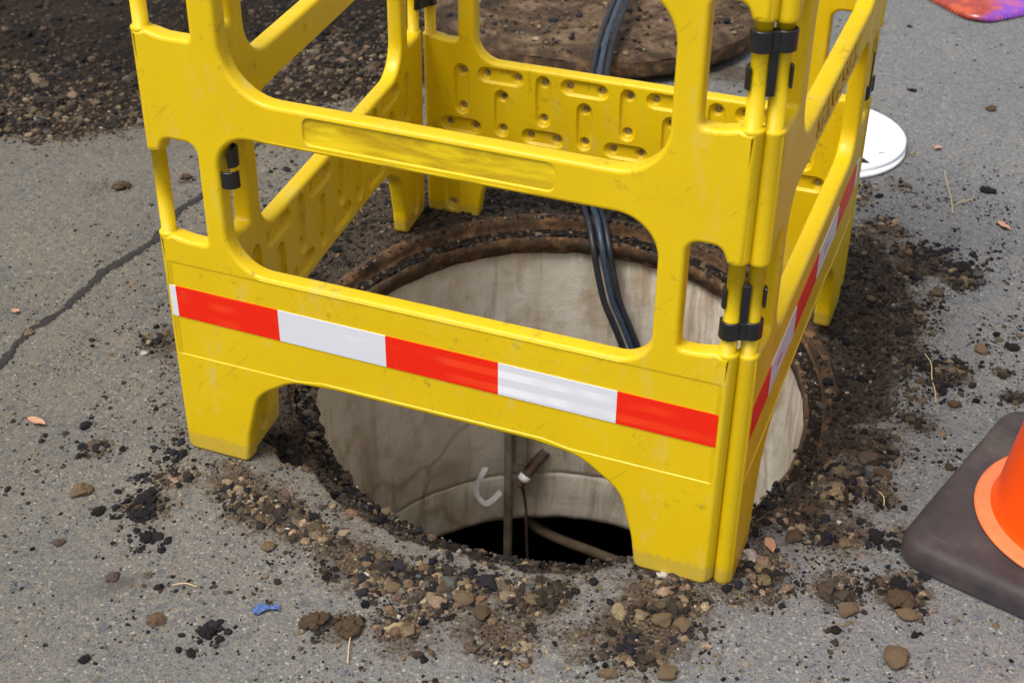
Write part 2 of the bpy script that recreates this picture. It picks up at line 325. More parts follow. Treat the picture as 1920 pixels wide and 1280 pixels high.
HEAP = [(-1.6,.50),(-.9,.744),(-.756,.785),(-.66,.88),(-.53,1.06),(-.36,1.17),(-.24,1.36),(-.20,1.60),(-.22,1.95),(-.5,2.5),(-1.2,3.0),(-2.4,2.8),(-2.9,1.5),(-2.3,.8)]
def heap_sd(x, y):
    P = np.array(HEAP); x = np.asarray(x, float); y = np.asarray(y, float); d = np.full(x.shape, 1e9); ins = np.zeros(x.shape, bool)
    for i in range(len(P)):
        a, b = P[i], P[(i+1) % len(P)]; ab = b-a
        t = np.clip(((x-a[0])*ab[0]+(y-a[1])*ab[1])/(ab@ab), 0, 1)
        d = np.minimum(d, np.hypot(x-a[0]-t*ab[0], y-a[1]-t*ab[1]))
        c = ((a[1] > y) != (b[1] > y)) & (x < (b[0]-a[0])*(y-a[1])/(b[1]-a[1]+1e-12)+a[0]); ins ^= c
    return np.where(ins, d, -d)
def heap_h(x, y):
    s = heap_sd(x, y)+.16*(fbm(x*6, y*6, 4, 21)-.5)+.06*(fbm(x*30, y*30, 3, 22)-.5)
    h = .055*sstep(0, .5, s)+.008*sstep(0, .05, s)+.030*(fbm(x*9, y*9, 4, 23)-.45)*sstep(.0, .15, s)+.010*(fbm(x*55, y*55, 4, 24)-.5)*sstep(0, .02, s)
    return np.where(s > -.004, h, -1)
def dirt_d(x, y):
    r = np.hypot(x-C0[0], y-C0[1]); re = redge(x, y); d = np.zeros(np.shape(x))
    for bx, by, br, bs in BL: d = np.maximum(d, bs*np.exp(-(((x-bx)**2+(y-by)**2)/(br*br*.9))))
    th = np.degrees(np.arctan2(y-C0[1], x-C0[0]))
    sm = sstep(-150, -135, th)*sstep(-60, -85, th)         # a worn, dusty lip stays bare at the near left
    d = np.maximum(d, .50*np.exp(-np.clip(r-re, 0, 9)/.06)*(1-.75*sm))
    d = d*(1-.75*sm*sstep(.060, .035, r-re))
    d = np.maximum(d, .16*np.exp(-np.clip(r-re, 0, 9)/.35))
    d = np.maximum(d, .75*np.exp(-np.clip(-heap_sd(x, y), 0, 9)/.03)); d = np.maximum(d, .3*np.exp(-np.clip(-heap_sd(x, y), 0, 9)/.12))
    d = np.where(r < re+.004, 1.15, d)
    return d
rs = np.concatenate([np.linspace(.414, .70, 90), .70*1.008**np.arange(1, 215), 3.88*1.09**np.arange(1, 48)])
NT = 1100
th = np.linspace(0, 2*np.pi, NT, endpoint=False); RR, TT = np.meshgrid(rs, th, indexing='ij')
X = C0[0]+RR*np.cos(TT); Y = C0[1]+RR*np.sin(TT)
Z = ground_h(X, Y); Z[0] -= .012
Z[-1] = 0
idx = np.arange(len(rs)*NT).reshape(len(rs), NT); nx = np.roll(idx, -1, 1)
F = np.stack([idx[:-1], idx[1:], nx[1:], nx[:-1]], -1).reshape(-1, 4)
wet = sstep(.05, -.02, RR-redge(X, Y))*(.45+.6*fbm(X*12, Y*12, 3, 31)); wet = np.maximum(wet, .8*sstep(.78, .88, X)*sstep(.25, .5, Y)*fbm(X*9, Y*9, 2, 32)*2)
damp = np.maximum(np.exp(-(((X-.075)*.75+(Y+.272)*.66)**2/.0012+((X-.075)*-.66+(Y+.272)*.75)**2/.00022)), 0)
ground_me = mesh_np('road', np.stack([X, Y, Z], -1).reshape(-1, 3), F, True, {'dirt': dirt_d(X, Y).ravel(), 'wet': np.clip(wet, 0, 1).ravel(), 'damp': np.clip(damp, 0, 1).ravel(), 'dust': (.55*np.exp(-np.clip(RR-redge(X, Y), 0, 9)/.07)).ravel()})
tag(link('road', ground_me, ASPH), kind='structure')

# spoil heap in the back left
gx, gy = np.meshgrid(np.arange(-2.2, -.1, .0065), np.arange(.55, 2.7, .0065), indexing='ij'); hz = heap_h(gx, gy)
keep = (hz[:-1, :-1] > -.5) & (hz[1:, :-1] > -.5) & (hz[:-1, 1:] > -.5) & (hz[1:, 1:] > -.5)
ii = np.arange(gx.size).reshape(gx.shape); F = np.stack([ii[:-1, :-1], ii[1:, :-1], ii[1:, 1:], ii[:-1, 1:]], -1)[keep]
used, inv = np.unique(F, return_inverse=True); hz2 = np.where(hz < -.5, 0, hz)
hv = np.stack([gx, gy, hz2+.001], -1).reshape(-1, 3)[used]
tag(link('soil_heap', mesh_np('soil_heap', hv, inv.reshape(F.shape), True), SOIL), 'dark loose soil and grit spread over the road behind the left panel', 'soil', kind='stuff')

# crack across the road on the left
cp = [(-.40,-.30),(-.375,-.12),(-.366,.067),(-.385,.156),(-.377,.227),(-.386,.30),(-.383,.369),(-.372,.44),(-.376,.514),(-.392,.58),(-.385,.652),(-.40,.74),(-.392,.80),(-.40,.9)]
pts = []
for (a, b) in zip(cp[:-1], cp[1:]):
    for k in range(16): t = k/16; pts.append((a[0]+(b[0]-a[0])*t, a[1]+(b[1]-a[1])*t))
v = []; f = []
for i, (x, y) in enumerate(pts):
    w = .0018+.0085*float(fbm(np.array(y*22.), np.array(1.), 3, 2))**1.5+(.003 if .33 < y < .52 else 0); j = .016*(float(fbm(np.array(y*25.), np.array(9.), 4, 6))-.5)
    e1 = .0045*random.random()**2; e2 = .0045*random.random()**2
    v += [(x-w-e1+j, y, .0006), (x-w*.4+j, y, .0022), (x+w*.4+j, y, .0022), (x+w+e2+j, y, .0006)]
    if i:
        for k in range(3): f.append((4*i-4+k, 4*i-3+k, 4*i+1+k, 4*i+k))
tag(link('road_crack', mesh('road_crack', v, f), CRACK), kind='structure')

# ================================================================== MANHOLE
man = tag(empty('manhole', (C0[0], C0[1], 0)), 'open round manhole with rusty iron rim and stained pale concrete shaft', 'manhole')
def lathe(name, prof, n, material, parent, jit=0, seed=0, loc=(0, 0, 0), smooth=True, jr=None):
    v = []; f = []; m_ = len(prof)
    for i in range(n):
        a = 2*math.pi*i/n; ca, sa = math.cos(a), math.sin(a)
        for k, (r, z) in enumerate(prof):
            d = 0
            if jit: d = jit*(mnoise.fractal(Vector((ca*9+seed, sa*9, z*40+k*.7)), 1, 2, 3))
            v.append(((r+d)*ca, (r+d)*sa, z+(d*.6 if jit else 0)))
        for k in range(m_-1):
            a0, b0 = i*m_+k, ((i+1) % n)*m_+k; f.append((a0, b0, b0+1, a0+1))
    me = mesh(name, v, f, smooth); o = link(name, me, material, parent); o.location = loc; return o
def tilt(o):
    for q in o.data.vertices: q.co.z += TA*q.co.y+TB*q.co.x
lathe_prof = None
tilt(lathe('frame_rim', [(.432, -.052), (.428, -.034), (.422, -.0295), (.413, -.029), (.4085, -.032), (.4075, -.040), (.407, -.047), (.404, -.0495)], 300, RUST, man, .0022, 3))
tilt(lathe('frame_seat', [(.4045, -.0500), (.398, -.0507), (.391, -.0505), (.384, -.050)], 300, SOIL, man, .004, 5))
tilt(lathe('frame_lip', [(.3845, -.0512), (.381, -.0500), (.3775, -.0525), (.3765, -.060), (.378, -.070), (.3825, -.076), (.3810, -.081), (.390, -.086)], 300, RUST, man, .0026, 8))
def shaft(*a):
    o = lathe(*a)
    for q in o.data.vertices: q.co.z += (TA*q.co.y+TB*q.co.x)*max(0, min(1, (q.co.z+.3)/.22))
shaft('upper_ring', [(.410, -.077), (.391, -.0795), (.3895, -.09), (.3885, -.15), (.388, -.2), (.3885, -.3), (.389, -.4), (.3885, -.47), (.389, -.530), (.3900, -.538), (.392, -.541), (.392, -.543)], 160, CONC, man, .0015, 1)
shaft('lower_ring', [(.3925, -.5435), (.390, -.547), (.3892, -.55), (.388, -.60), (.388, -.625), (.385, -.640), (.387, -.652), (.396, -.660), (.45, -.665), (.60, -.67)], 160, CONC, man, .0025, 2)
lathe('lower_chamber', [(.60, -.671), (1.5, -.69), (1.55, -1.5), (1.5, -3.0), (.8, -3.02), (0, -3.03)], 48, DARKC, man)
def tube(name, pts, r, material, parent=None, seg=10, sub=8, cap=True, taper=None):
    P = [Vector(p) for p in pts]; Q = []
    for i in range(len(P)-1):
        p0 = P[max(i-1, 0)]; p1 = P[i]; p2 = P[i+1]; p3 = P[min(i+2, len(P)-1)]
        for k in range(sub):
            t = k/sub; Q.append(.5*((2*p1)+(p2-p0)*t+(2*p0-5*p1+4*p2-p3)*t*t+(3*p1-p0-3*p2+p3)*t**3))
    Q.append(P[-1]); v = []; f = []; nrm = Vector((0, 0, 1))
    for i, q in enumerate(Q):
        t = (Q[min(i+1, len(Q)-1)]-Q[max(i-1, 0)]).normalized()
        if i == 0:
            nrm = Vector((.3, .2, 1)); nrm = (nrm-t*nrm.dot(t)).normalized()
        else: nrm = (nrm-t*nrm.dot(t)).normalized()
        bi = t.cross(nrm); rr = r if taper is None else r*taper(i/(len(Q)-1))
        for s in range(seg):
            a = 2*math.pi*s/seg; v.append(q+nrm*math.cos(a)*rr+bi*math.sin(a)*rr)
        if i:
            for s in range(seg): a0 = (i-1)*seg; f.append((a0+s, a0+(s+1) % seg, a0+seg+(s+1) % seg, a0+seg+s))
    if cap: f.append(tuple(range(seg-1, -1, -1))); n0 = (len(Q)-1)*seg; f.append(tuple(range(n0, n0+seg)))
    me = mesh(name, v, f, True); return link(name, me, material, parent)
def box(name, lo, hi, material, parent=None, bev=.002, M=None):
    bm = bmesh.new(); bmesh.ops.create_cube(bm, size=1)
    for q in bm.verts: q.co = Vector([(lo[i]+hi[i])/2+(hi[i]-lo[i])*q.co[i] for i in range(3)])
    if bev: bmesh.ops.bevel(bm, geom=bm.edges[:], offset=bev, segments=2, affect='EDGES')
    if M is not None: bm.transform(M)
    me = bpy.data.meshes.new(name); bm.to_mesh(me); bm.free(); return link(name, me, material, parent)
def mloc(x, y, z): return (x-C0[0], y-C0[1], z)
HOSEP = [mloc(.16, .82, -.655), mloc(.189, .806, -.675), mloc(.232, .800, -.705), mloc(.285, .805, -.725), mloc(.364, .815, -.745), mloc(.445, .82, -.765), mloc(.60, .80, -.80)]
# ladder rail against the far wall: wide flat head, narrow angle below
box('rail_head', mloc(.199, .737, -.50), mloc(.231, .745, -.38), RAIL, man, .002)
box('rail', mloc(.188, .725, -1.7), mloc(.204, .7365, -.40), RAIL, man, .002)
tube('wall_pipe', [mloc(.254, .782, -.488), mloc(.236, .760, -.515), mloc(.215, .733, -.552)], .0105, PIPE, man, 12)
tube('pipe_band', [mloc(.2265, .7475, -.532), mloc(.2215, .7410, -.541)], .0122, STRAP, man, 12, 2)
tube('hose', HOSEP, .0105, HOSE, man, 10)
tube('hanging_wire', [mloc(.222, .74, -.555), mloc(.228, .745, -.61), mloc(.232, .74, -.66), mloc(.238, .74, -.80)], .0028, PIPE, man, 6)
# curled white strap
def ribbon(name, pts, wv, w, material, sub=8):
    P = [Vector(p) for p in pts]; Q = []
    for i in range(len(P)-1):
        p0 = P[max(i-1, 0)]; p1 = P[i]; p2 = P[i+1]; p3 = P[min(i+2, len(P)-1)]
        for k in range(sub): t = k/sub; Q.append(.5*((2*p1)+(p2-p0)*t+(2*p0-5*p1+4*p2-p3)*t*t+(3*p1-p0-3*p2+p3)*t**3))
    Q.append(P[-1]); v = []; f = []
    for i, q in enumerate(Q):
        s = i/(len(Q)-1); wd = Vector(wv[0]).lerp(Vector(wv[1]), s).normalized()*w/2; t = (Q[min(i+1, len(Q)-1)]-Q[max(i-1, 0)]).normalized()
        n = t.cross(wd).normalized()*.0005
        v += [q-wd-n, q+wd-n, q+wd+n, q-wd+n]
        if i:
            b = 4*i
            for k in range(4): f.append((b-4+k, b-4+(k+1) % 4, b+(k+1) % 4, b+k))
    f += [(3, 2, 1, 0), (len(v)-4, len(v)-3, len(v)-2, len(v)-1)]
    return link(name, mesh(name, v, f, False), material)
tag(ribbon('strap', [(.160, .700, -.498), (.154, .694, -.516), (.145, .690, -.542), (.148, .690, -.564), (.162, .692, -.580), (.176, .696, -.571), (.190, .704, -.552)],
    [(1, .35, 0), (-.6, 0, .8)], .012, STRAP), 'curled thin white strap sticking out beside the ladder rail in the shaft', 'strap')

# ================================================================== MANHOLE COVER
cov = tag(empty('manhole_cover', (-.005, 1.785, .018)), 'round rusty manhole cover caked in dry brown mud behind the barrier', 'manhole cover')
v = []; f = []; NR, NA = 60, 200; RC = .388
def ctop(r, a):
    x, y = r*math.cos(a), r*math.sin(a)
    h = .046+.006*mnoise.fractal(Vector((x*14, y*14, 3)), 1, 2, 4)+.0025*mnoise.fractal(Vector((x*50, y*50, 7)), 1, 2, 3)
    k = max(0, (r-(RC-.03))/.03); return h-.010*k*k
for i in range(NR+1):
    r = RC*(i/NR)
    for j in range(NA):
        a = 2*math.pi*j/NA; rr = r+(.003*mnoise.noise(Vector((math.cos(a)*14, math.sin(a)*14, 0))) if i > NR-3 else 0); v.append((rr*math.cos(a), rr*math.sin(a), ctop(r, a)))
for i in range(NR):
    for j in range(NA): f.append((i*NA+j, (i+1)*NA+j, (i+1)*NA+(j+1) % NA, i*NA+(j+1) % NA))
link('cover_plate', mesh('cover_plate', v, f, True), COVER, cov)
v = []; f = []
prof = [(-.001, .036), (.001, .028), (0, .018), (.002, .008), (-.002, .001), (-.03, .0)]
for j in range(NA):
    a = 2*math.pi*j/NA; nz_ = .003*mnoise.noise(Vector((math.cos(a)*14, math.sin(a)*14, 0)))
    for k, (dr, z) in enumerate(prof):
        rr = RC+dr+nz_+.0015*mnoise.fractal(Vector((math.cos(a)*30, math.sin(a)*30, z*60)), 1, 2, 3); v.append((rr*math.cos(a), rr*math.sin(a), z))
    for k in range(len(prof)-1): a0, b0 = j*6+k, ((j+1) % NA)*6+k; f.append((a0, a0+1, b0+1, b0))
link('cover_rim', mesh('cover_rim', v, f, True), RUST, cov)

# ================================================================== BARRIER PANELS
PW, PH, PT, BV = .75, .84, .0254, .0055
def rpoly(pts, seg=8):
    """corner list (u, v, radius) -> rounded polygon"""
    out = []; n = len(pts)
    for i in range(n):
        p = Vector(pts[i][:2]); r = pts[i][2]; a = Vector(pts[i-1][:2])-p; b = Vector(pts[(i+1) % n][:2])-p
        if r <= 0: out.append(tuple(p)); continue
        a.normalize(); b.normalize(); ang = a.angle(b); t = r/math.tan(ang/2); s = p+a*t; e = p+b*t
        cen = p+(a+b).normalized()*(r/math.sin(ang/2)); a0 = math.atan2(s.y-cen.y, s.x-cen.x); a1 = math.atan2(e.y-cen.y, e.x-cen.x)
        da = (a1-a0+math.pi) % (2*math.pi)-math.pi; k = max(3, int(seg*abs(da)/(math.pi/2)*(1.6 if r > .03 else 1)))
        for j in range(k+1): q = a0+da*j/k; out.append((cen.x+r*math.cos(q), cen.y+r*math.sin(q)))
    return out
def mir(pts): return [(PW-u, v_, r) for u, v_, r in reversed(pts)]
def densify(p, d=.03):
    o = []
    for i in range(len(p)):
        a = p[i]; b = p[(i+1) % len(p)]; o.append(a); L_ = math.hypot(b[0]-a[0], b[1]-a[1]); k = int(L_/d)
        for j in range(1, k): o.append((a[0]+(b[0]-a[0])*j/k, a[1]+(b[1]-a[1])*j/k))
    return o
E0 = .005
left_side = [  # going DOWN the left edge from top (counter-clockwise outline)
    (E0, PH, .012), (E0, .7215, .0065), (.0225, .7195, .0065), (.038, .7385, .02), (.0845, .7385, .010), (.0845, .6075, .010), (.040, .6075, .02), (.0235, .625, .008), (.0235-.002, .6075, .0065), (E0, .6075, .0065),
    (E0, .4525, .0065), (.0225, .4505, .0065), (.038, .4725, .02), (.0745, .4725, .012), (.0745, .339, .008), (.042, .339, .022), (.0235, .356, .008), (.0215, .337, .0065), (E0, .337, .0065), (E0, 0, .010)]
# simplify collars: keep the notch simple and let the tube's collar cover the corner
left_side = [(E0, PH, .012), (E0, .7215, .006), (.0225, .7215, .004), (.030, .739, .014), (.0845, .739, .012), (.0845, .6035, .006), (.046, .6035, .030), (.0245, .6080, .003), (E0, .6060, .003),
    (E0, .4525, .006), (.0225, .4525, .004), (.030, .472, .014), (.0755, .472, .015), (.0755, .3345, .006), (.046, .3345, .030), (.0245, .3385, .003), (E0, .3370, .003), (E0, 0, .010)]
right_side = [(PW-(.0675 if u == .0755 else .0645 if u == .0845 else u), v_, r) for u, v_, r in reversed(left_side)]
arch = [(.1005, 0, .010), (.106, .045, .05), (.126, .118, .05), (.178, .152, .06), (.24, .157, .25), (.51, .157, .25), (.572, .150, .06), (.626, .112, .05), (.6445, .045, .05), (.6505, 0, .010)]
outer = densify(rpoly(left_side+arch+right_side, 6))
win1 = densify(rpoly([(.104, .305, .052), (.104, .4895, .045), (.6515, .4895, .050), (.6515, .305, .040)], 10))
win2 = densify(rpoly([(.121, .5405, .066), (.121, .742, .06), (.6545, .742, .06), (.6545, .5405, .058)], 10))
def area(p): return sum(p[i][0]*p[(i+1) % len(p)][1]-p[(i+1) % len(p)][0]*p[i][1] for i in range(len(p)))/2
def orient(p, ccw): return p if (area(p) > 0) == ccw else p[::-1]
outer = orient(outer, True); win1 = orient(win1, False); win2 = orient(win2, False)
def inset(p, d):
    n = len(p); o = []
    for i in range(n):
        a = Vector(p[i-1]); b = Vector(p[i]); c = Vector(p[(i+1) % n]); t1 = (b-a); t2 = (c-b)
        if t1.length < 1e-7: t1 = t2
        if t2.length < 1e-7: t2 = t1
        t1.normalize(); t2.normalize()
        n1 = Vector((-t1.y, t1.x)); n2 = Vector((-t2.y, t2.x)); m_ = (n1+n2)
        if m_.length < 1e-6: m_ = n1
        m_.normalize(); k = d/max(.5, m_.dot(n1)); o.append((b.x+m_.x*k, b.y+m_.y*k))
    return o
def dedupe(p):
    o = [];
    for q in p:
        if not o or math.hypot(q[0]-o[-1][0], q[1]-o[-1][1]) > 2e-4: o.append(q)
    if math.hypot(o[0][0]-o[-1][0], o[0][1]-o[-1][1]) < 2e-4: o.pop()
    return o
outer, win1, win2 = map(dedupe, (outer, win1, win2))
def capsule(u, v_, hl, horiz, r, seg=7):
    o = []
    for s in range(2*seg):
        a = math.pi*s/(seg-1)+(0 if s < seg else -math.pi/(seg-1)); q = (math.cos(a)*r, math.sin(a)*r+(hl if s < seg else -hl))
        o.append((u+(q[1] if horiz else q[0]), v_+(-q[0] if horiz else q[1])))
    return o
DIM = []
for u in (.6765, .5297, .3826, .2353, .088): DIM.append((u, .2500, .0325, False)); DIM.append((u+.002 if u > .6 else u, .184, .0285, True)) if u > -1 else None
for u in (.6037, .4565, .3095, .1625): DIM.append((u, .2135-.002, .0325, False)); DIM.append((u+(.0015), .2830, .0280, True))
DIM = [d for d in DIM if True]
# keep the low horizontals clear of the staggered verticals
DIM2 = []
for d in DIM:
    if d[3] and d[1] < .2: DIM2.append((d[0], .1835, .0285-.004, True))
    elif not d[3] and d[1] < .22: DIM2.append((d[0], .2165, .0295, False))
    else: DIM2.append(d)
DIM = DIM2
for u in (.698, .052): DIM.append((u, .064, .036, False))
for u in (.716, .034): DIM.append((u, .555, .026, False))
LAB = rpoly([(.2236, .4990, .010), (.5325, .4990, .010), (.5325, .5345, .010), (.2236, .5345, .010)], 5)
RECT = [(.0105, .1585, .003), (.190, .1585, .03), (.225, .1645, .03), (.525, .1645, .03), (.56, .1585, .03), (.7385, .1585, .003), (.7385, .3000, .003), (.0105, .3000, .003)]
RECT = densify(rpoly(RECT, 3), .05)
def panel_mesh(name, YM, rec):
    bm = bmesh.new(); UVT = bm.verts.new
    loops_f = []; loops_b = []
    def ring(p, y): return [UVT((q[0], y, q[1])) for q in p]
    def band(r0, r1, smooth=True, mi=0):
        n = len(r0)
        for i in range(n):
            try: fc = bm.faces.new((r0[i], r0[(i+1) % n], r1[(i+1) % n], r1[i])); fc.smooth = smooth; fc.material_index = mi
            except ValueError: pass
    for p in (outer, win1, win2):
        prev = None; K = 4
        for k in range(K+1):
            a = math.pi/2*k/K; r = ring(inset(p, BV*(1-math.sin(a))), BV*(1-math.cos(a)))
            if prev: band(prev, r)
            else: loops_f.append(r)
            prev = r
        for k in range(K+1):
            a = math.pi/2*k/K; r = ring(inset(p, BV*(1-math.cos(a))), PT-BV*(1-math.sin(a)))
            band(prev, r); prev = r
        loops_b.append(prev)
    def cap(loops, mi=0, smooth=False):
        pl = [[Vector((q.co.x, q.co.z, 0)) for q in l] for l in loops]; flat = [q for l in loops for q in l]
        for t in tessellate_polygon(pl):
            try: fc = bm.faces.new([flat[i] for i in t]); fc.smooth = smooth; fc.material_index = mi
            except ValueError: pass
    # front: sunken tape field and sunken label field
    def sunk(p, d, w, mi=0):
        p = orient(dedupe(p), True); r0 = ring(p, 0); r1 = ring(inset(p, w), d); band(r0, r1, False); cap([r1], mi); return r0[::-1]
    lf = [sunk(RECT, .0011, .0008), sunk(LAB, .0022, .0014, 2)]
    cap(loops_f+lf)
    # back: dimples
    hb = []
    for (u, v_, hl, hz_) in DIM:
        R0 = .0150; prev = None
        for (rr, dd) in ((R0, 0), (R0-.0012, .0005), (R0-.0026, .0032), (R0-.0040, .0058)):
            c = capsule(u, v_, hl, hz_, rr); r = ring(c, PT-dd)
            if prev: band(prev, r, True)
            else: hb.append(r)
            prev = r
        dots = []
        for s in (-1, 1):
            cu, cv = (u+s*(hl-.0005), v_) if hz_ else (u, v_+s*(hl-.0005))
            pr = None
            for (rr, dd) in ((.0096, .0058), (.0088, .0088), (.0062, .0118)):
                r = ring([(cu+rr*math.cos(2*math.pi*k/14), cv+rr*math.sin(2*math.pi*k/14)) for k in range(14)], PT-dd)
                if pr: band(pr, r, True)
                else: dots.append(r)
                pr = r
            ct = UVT((cu, PT-.0112, cv))
            for k in range(14): fc = bm.faces.new((pr[k], pr[(k+1) % 14], ct)); fc.material_index = 1
        cap([prev]+dots)
    cap(loops_b+hb)
    bmesh.ops.recalc_face_normals(bm, faces=bm.faces[:])
    me = bpy.data.meshes.new(name); bm.to_mesh(me); bm.free()
    for m_ in (YM, DOT, rec): me.materials.append(m_)
    return me
def tube_prof():
    R, r = .0124, .0094; z1 = [(0, .0005), (.006, .0008), (.010, .003), (.0119, .007), (R, .012), (R, .332), (R+.0006, .3345), (R+.0006, .3375), (R-.001, .3392), (r, .3395), (r, .4528), (R-.001, .453), (R+.0004, .4548), (R, .458),
        (R, .603), (R+.0006, .6048), (R+.0006, .6075), (R-.001, .609), (r, .6093), (r, .7213), (R-.001, .7215), (R+.0004, .7235), (R, .727), (R, .828), (.010, .836), (.005, .8395), (0, .84)]
    return z1
def tube_mesh(name):
    prof = tube_prof(); n = 20; v = []; f = []; m_ = len(prof)
    for i in range(n):
        a = 2*math.pi*i/n
        for r, z in prof: v.append((r*math.cos(a), r*math.sin(a), z))
        for k in range(m_-1): a0, b0 = i*m_+k, ((i+1) % n)*m_+k; f.append((a0, b0, b0+1, a0+1))
    me = mesh(name, v, f, True); return me
TUBE_ME = tube_mesh('hinge_tube')
PAN = {'F': ((0, 0), 0., (-.00064608, -.00145513, -.00501965)), 'R': ((.77257, .0084), 1.57841, (-.00665615, -.00703585, .00372)), 'L': ((-.00512, .75585), -1.468555, (.01724, -.00334, .02206)), 'B': ((.76546, .80217), 3.152983, (-.00477, -.00485, .0225))}
LABELS = {'F': 'yellow plastic barrier panel nearest the camera with bright red and white tape', 'R': 'yellow barrier panel on the right, seen edge on, with raised lettering', 'B': 'yellow barrier panel across the back showing its dimpled inner face and the cables behind', 'L': 'yellow barrier panel on the left running back from the front panel, dimpled inside'}
def pmat(k):
    (x, y), a, (dz, sl, le) = PAN[k]; U = Vector((math.cos(a), math.sin(a), sl)); Nn = Vector((-math.sin(a), math.cos(a), 0)); V = Vector((Nn.x*le, Nn.y*le, 1))
    o = Vector((x, y, dz-sl*PW/2))
    if k == 'L': o.z -= .010       # feet stand in loose soil
    M = Matrix((U, Nn, V)).transposed().to_4x4(); M.translation = o; return M
PM = {k: pmat(k) for k in PAN}
TSEG = [(-1, .0100, .0191, 'w'), (0, .0191, .1684, 'r'), (1, .1684, .3178, 'w'), (2, .3178, .4671, 'r'), (3, .4671, .6164, 'w'), (4, .6164, .7372, 'r')]
RSEG = [(0, .0125, .1118, 'r'), (1, .1118, .2611, 'w'), (2, .2611, .4104, 'r'), (3, .4104, .5598, 'w'), (4, .5598, .7090, 'r'), (5, .7090, .7350, 'w')]
for idx_, k in enumerate('FRBL'):
    YM = YEL[idx_]; root = empty('barrier_panel'); root.matrix_world = PM[k]
    tag(root, LABELS[k], 'barrier', 'four yellow barrier panels boxed round the manhole')
    link('panel_body', panel_mesh('panel_body', YM, YM if k == 'R' else RECESS), None, root)
    for s, u in enumerate((.0128, PW-.0128)):
        me = TUBE_ME.copy(); me.materials.append(YM); t = link('hinge_tube', me, None, root); t.location = (u, PT/2, 0)
    segs = TSEG if k in 'FB' else RSEG
    for (_, a, b, c) in segs:
        # the tape is stuck on a touch askew: it drops about 5 mm over the width
        def tv(u, top): return (.2637-.0058*(u/.73) if top else .2181-.0055*(u/.73)) if k == 'F' else (.2622 if top else .2183)
        v = [(a, -.0001, tv(a, 0)), (b, -.0001, tv(b, 0)), (b, -.0001, tv(b, 1)), (a, -.0001, tv(a, 1))]
        v += [(p[0], .0012, p[2]) for p in v]
        f = [(0, 1, 2, 3), (0, 4, 5, 1), (1, 5, 6, 2), (2, 6, 7, 3), (3, 7, 4, 0)]
        nm = 'red_tape_segment' if c == 'r' else 'white_tape_segment'
        link(nm, mesh(nm, v, f), TRED if c == 'r' else TWHITE, root)
    if k == 'R':
        tc = bpy.data.curves.new('beam_lettering', 'FONT'); tc.body = 'SALVASSAR'; tc.size = .040; tc.extrude = .0011; tc.offset = .0006; tc.resolution_u = 2; tc.space_character = 1.28
        to = bpy.data.objects.new('tmp', tc); COL.objects.link(to); bpy.context.view_layer.update()
        me = bpy.data.meshes.new_from_object(to.evaluated_get(bpy.context.evaluated_depsgraph_get())); COL.objects.unlink(to); bpy.data.objects.remove(to)
        me.name = 'beam_lettering'; o = link('beam_lettering', me, YM, root); co_ = np.array([q.co[:] for q in me.vertices]); wd = co_[:, 0].max()-co_[:, 0].min()
        o.rotation_euler = (rad(90), 0, 0); o.location = (.240, .0006, .5028); o.scale = (.28/wd, 1, 1); me.materials.clear(); me.materials.append(YM)
        # small printed marks on two of the white tape pieces
        for (u, w_) in ((.150, .035), (.455, .035)):
            v = []; f = []
            for i in range(9):
                uu = u+w_*i/9; h0 = .236+.0012*random.random(); h1 = h0+.005+.002*random.random(); b = len(v)
                v += [(uu, -.0004, h0), (uu+w_*.055, -.0004, h0), (uu+w_*.075, -.0004, h1), (uu+w_*.02, -.0004, h1)]; f.append((b, b+1, b+2, b+3))
            link('tape_print', mesh('tape_print', v, f), TRED, root)

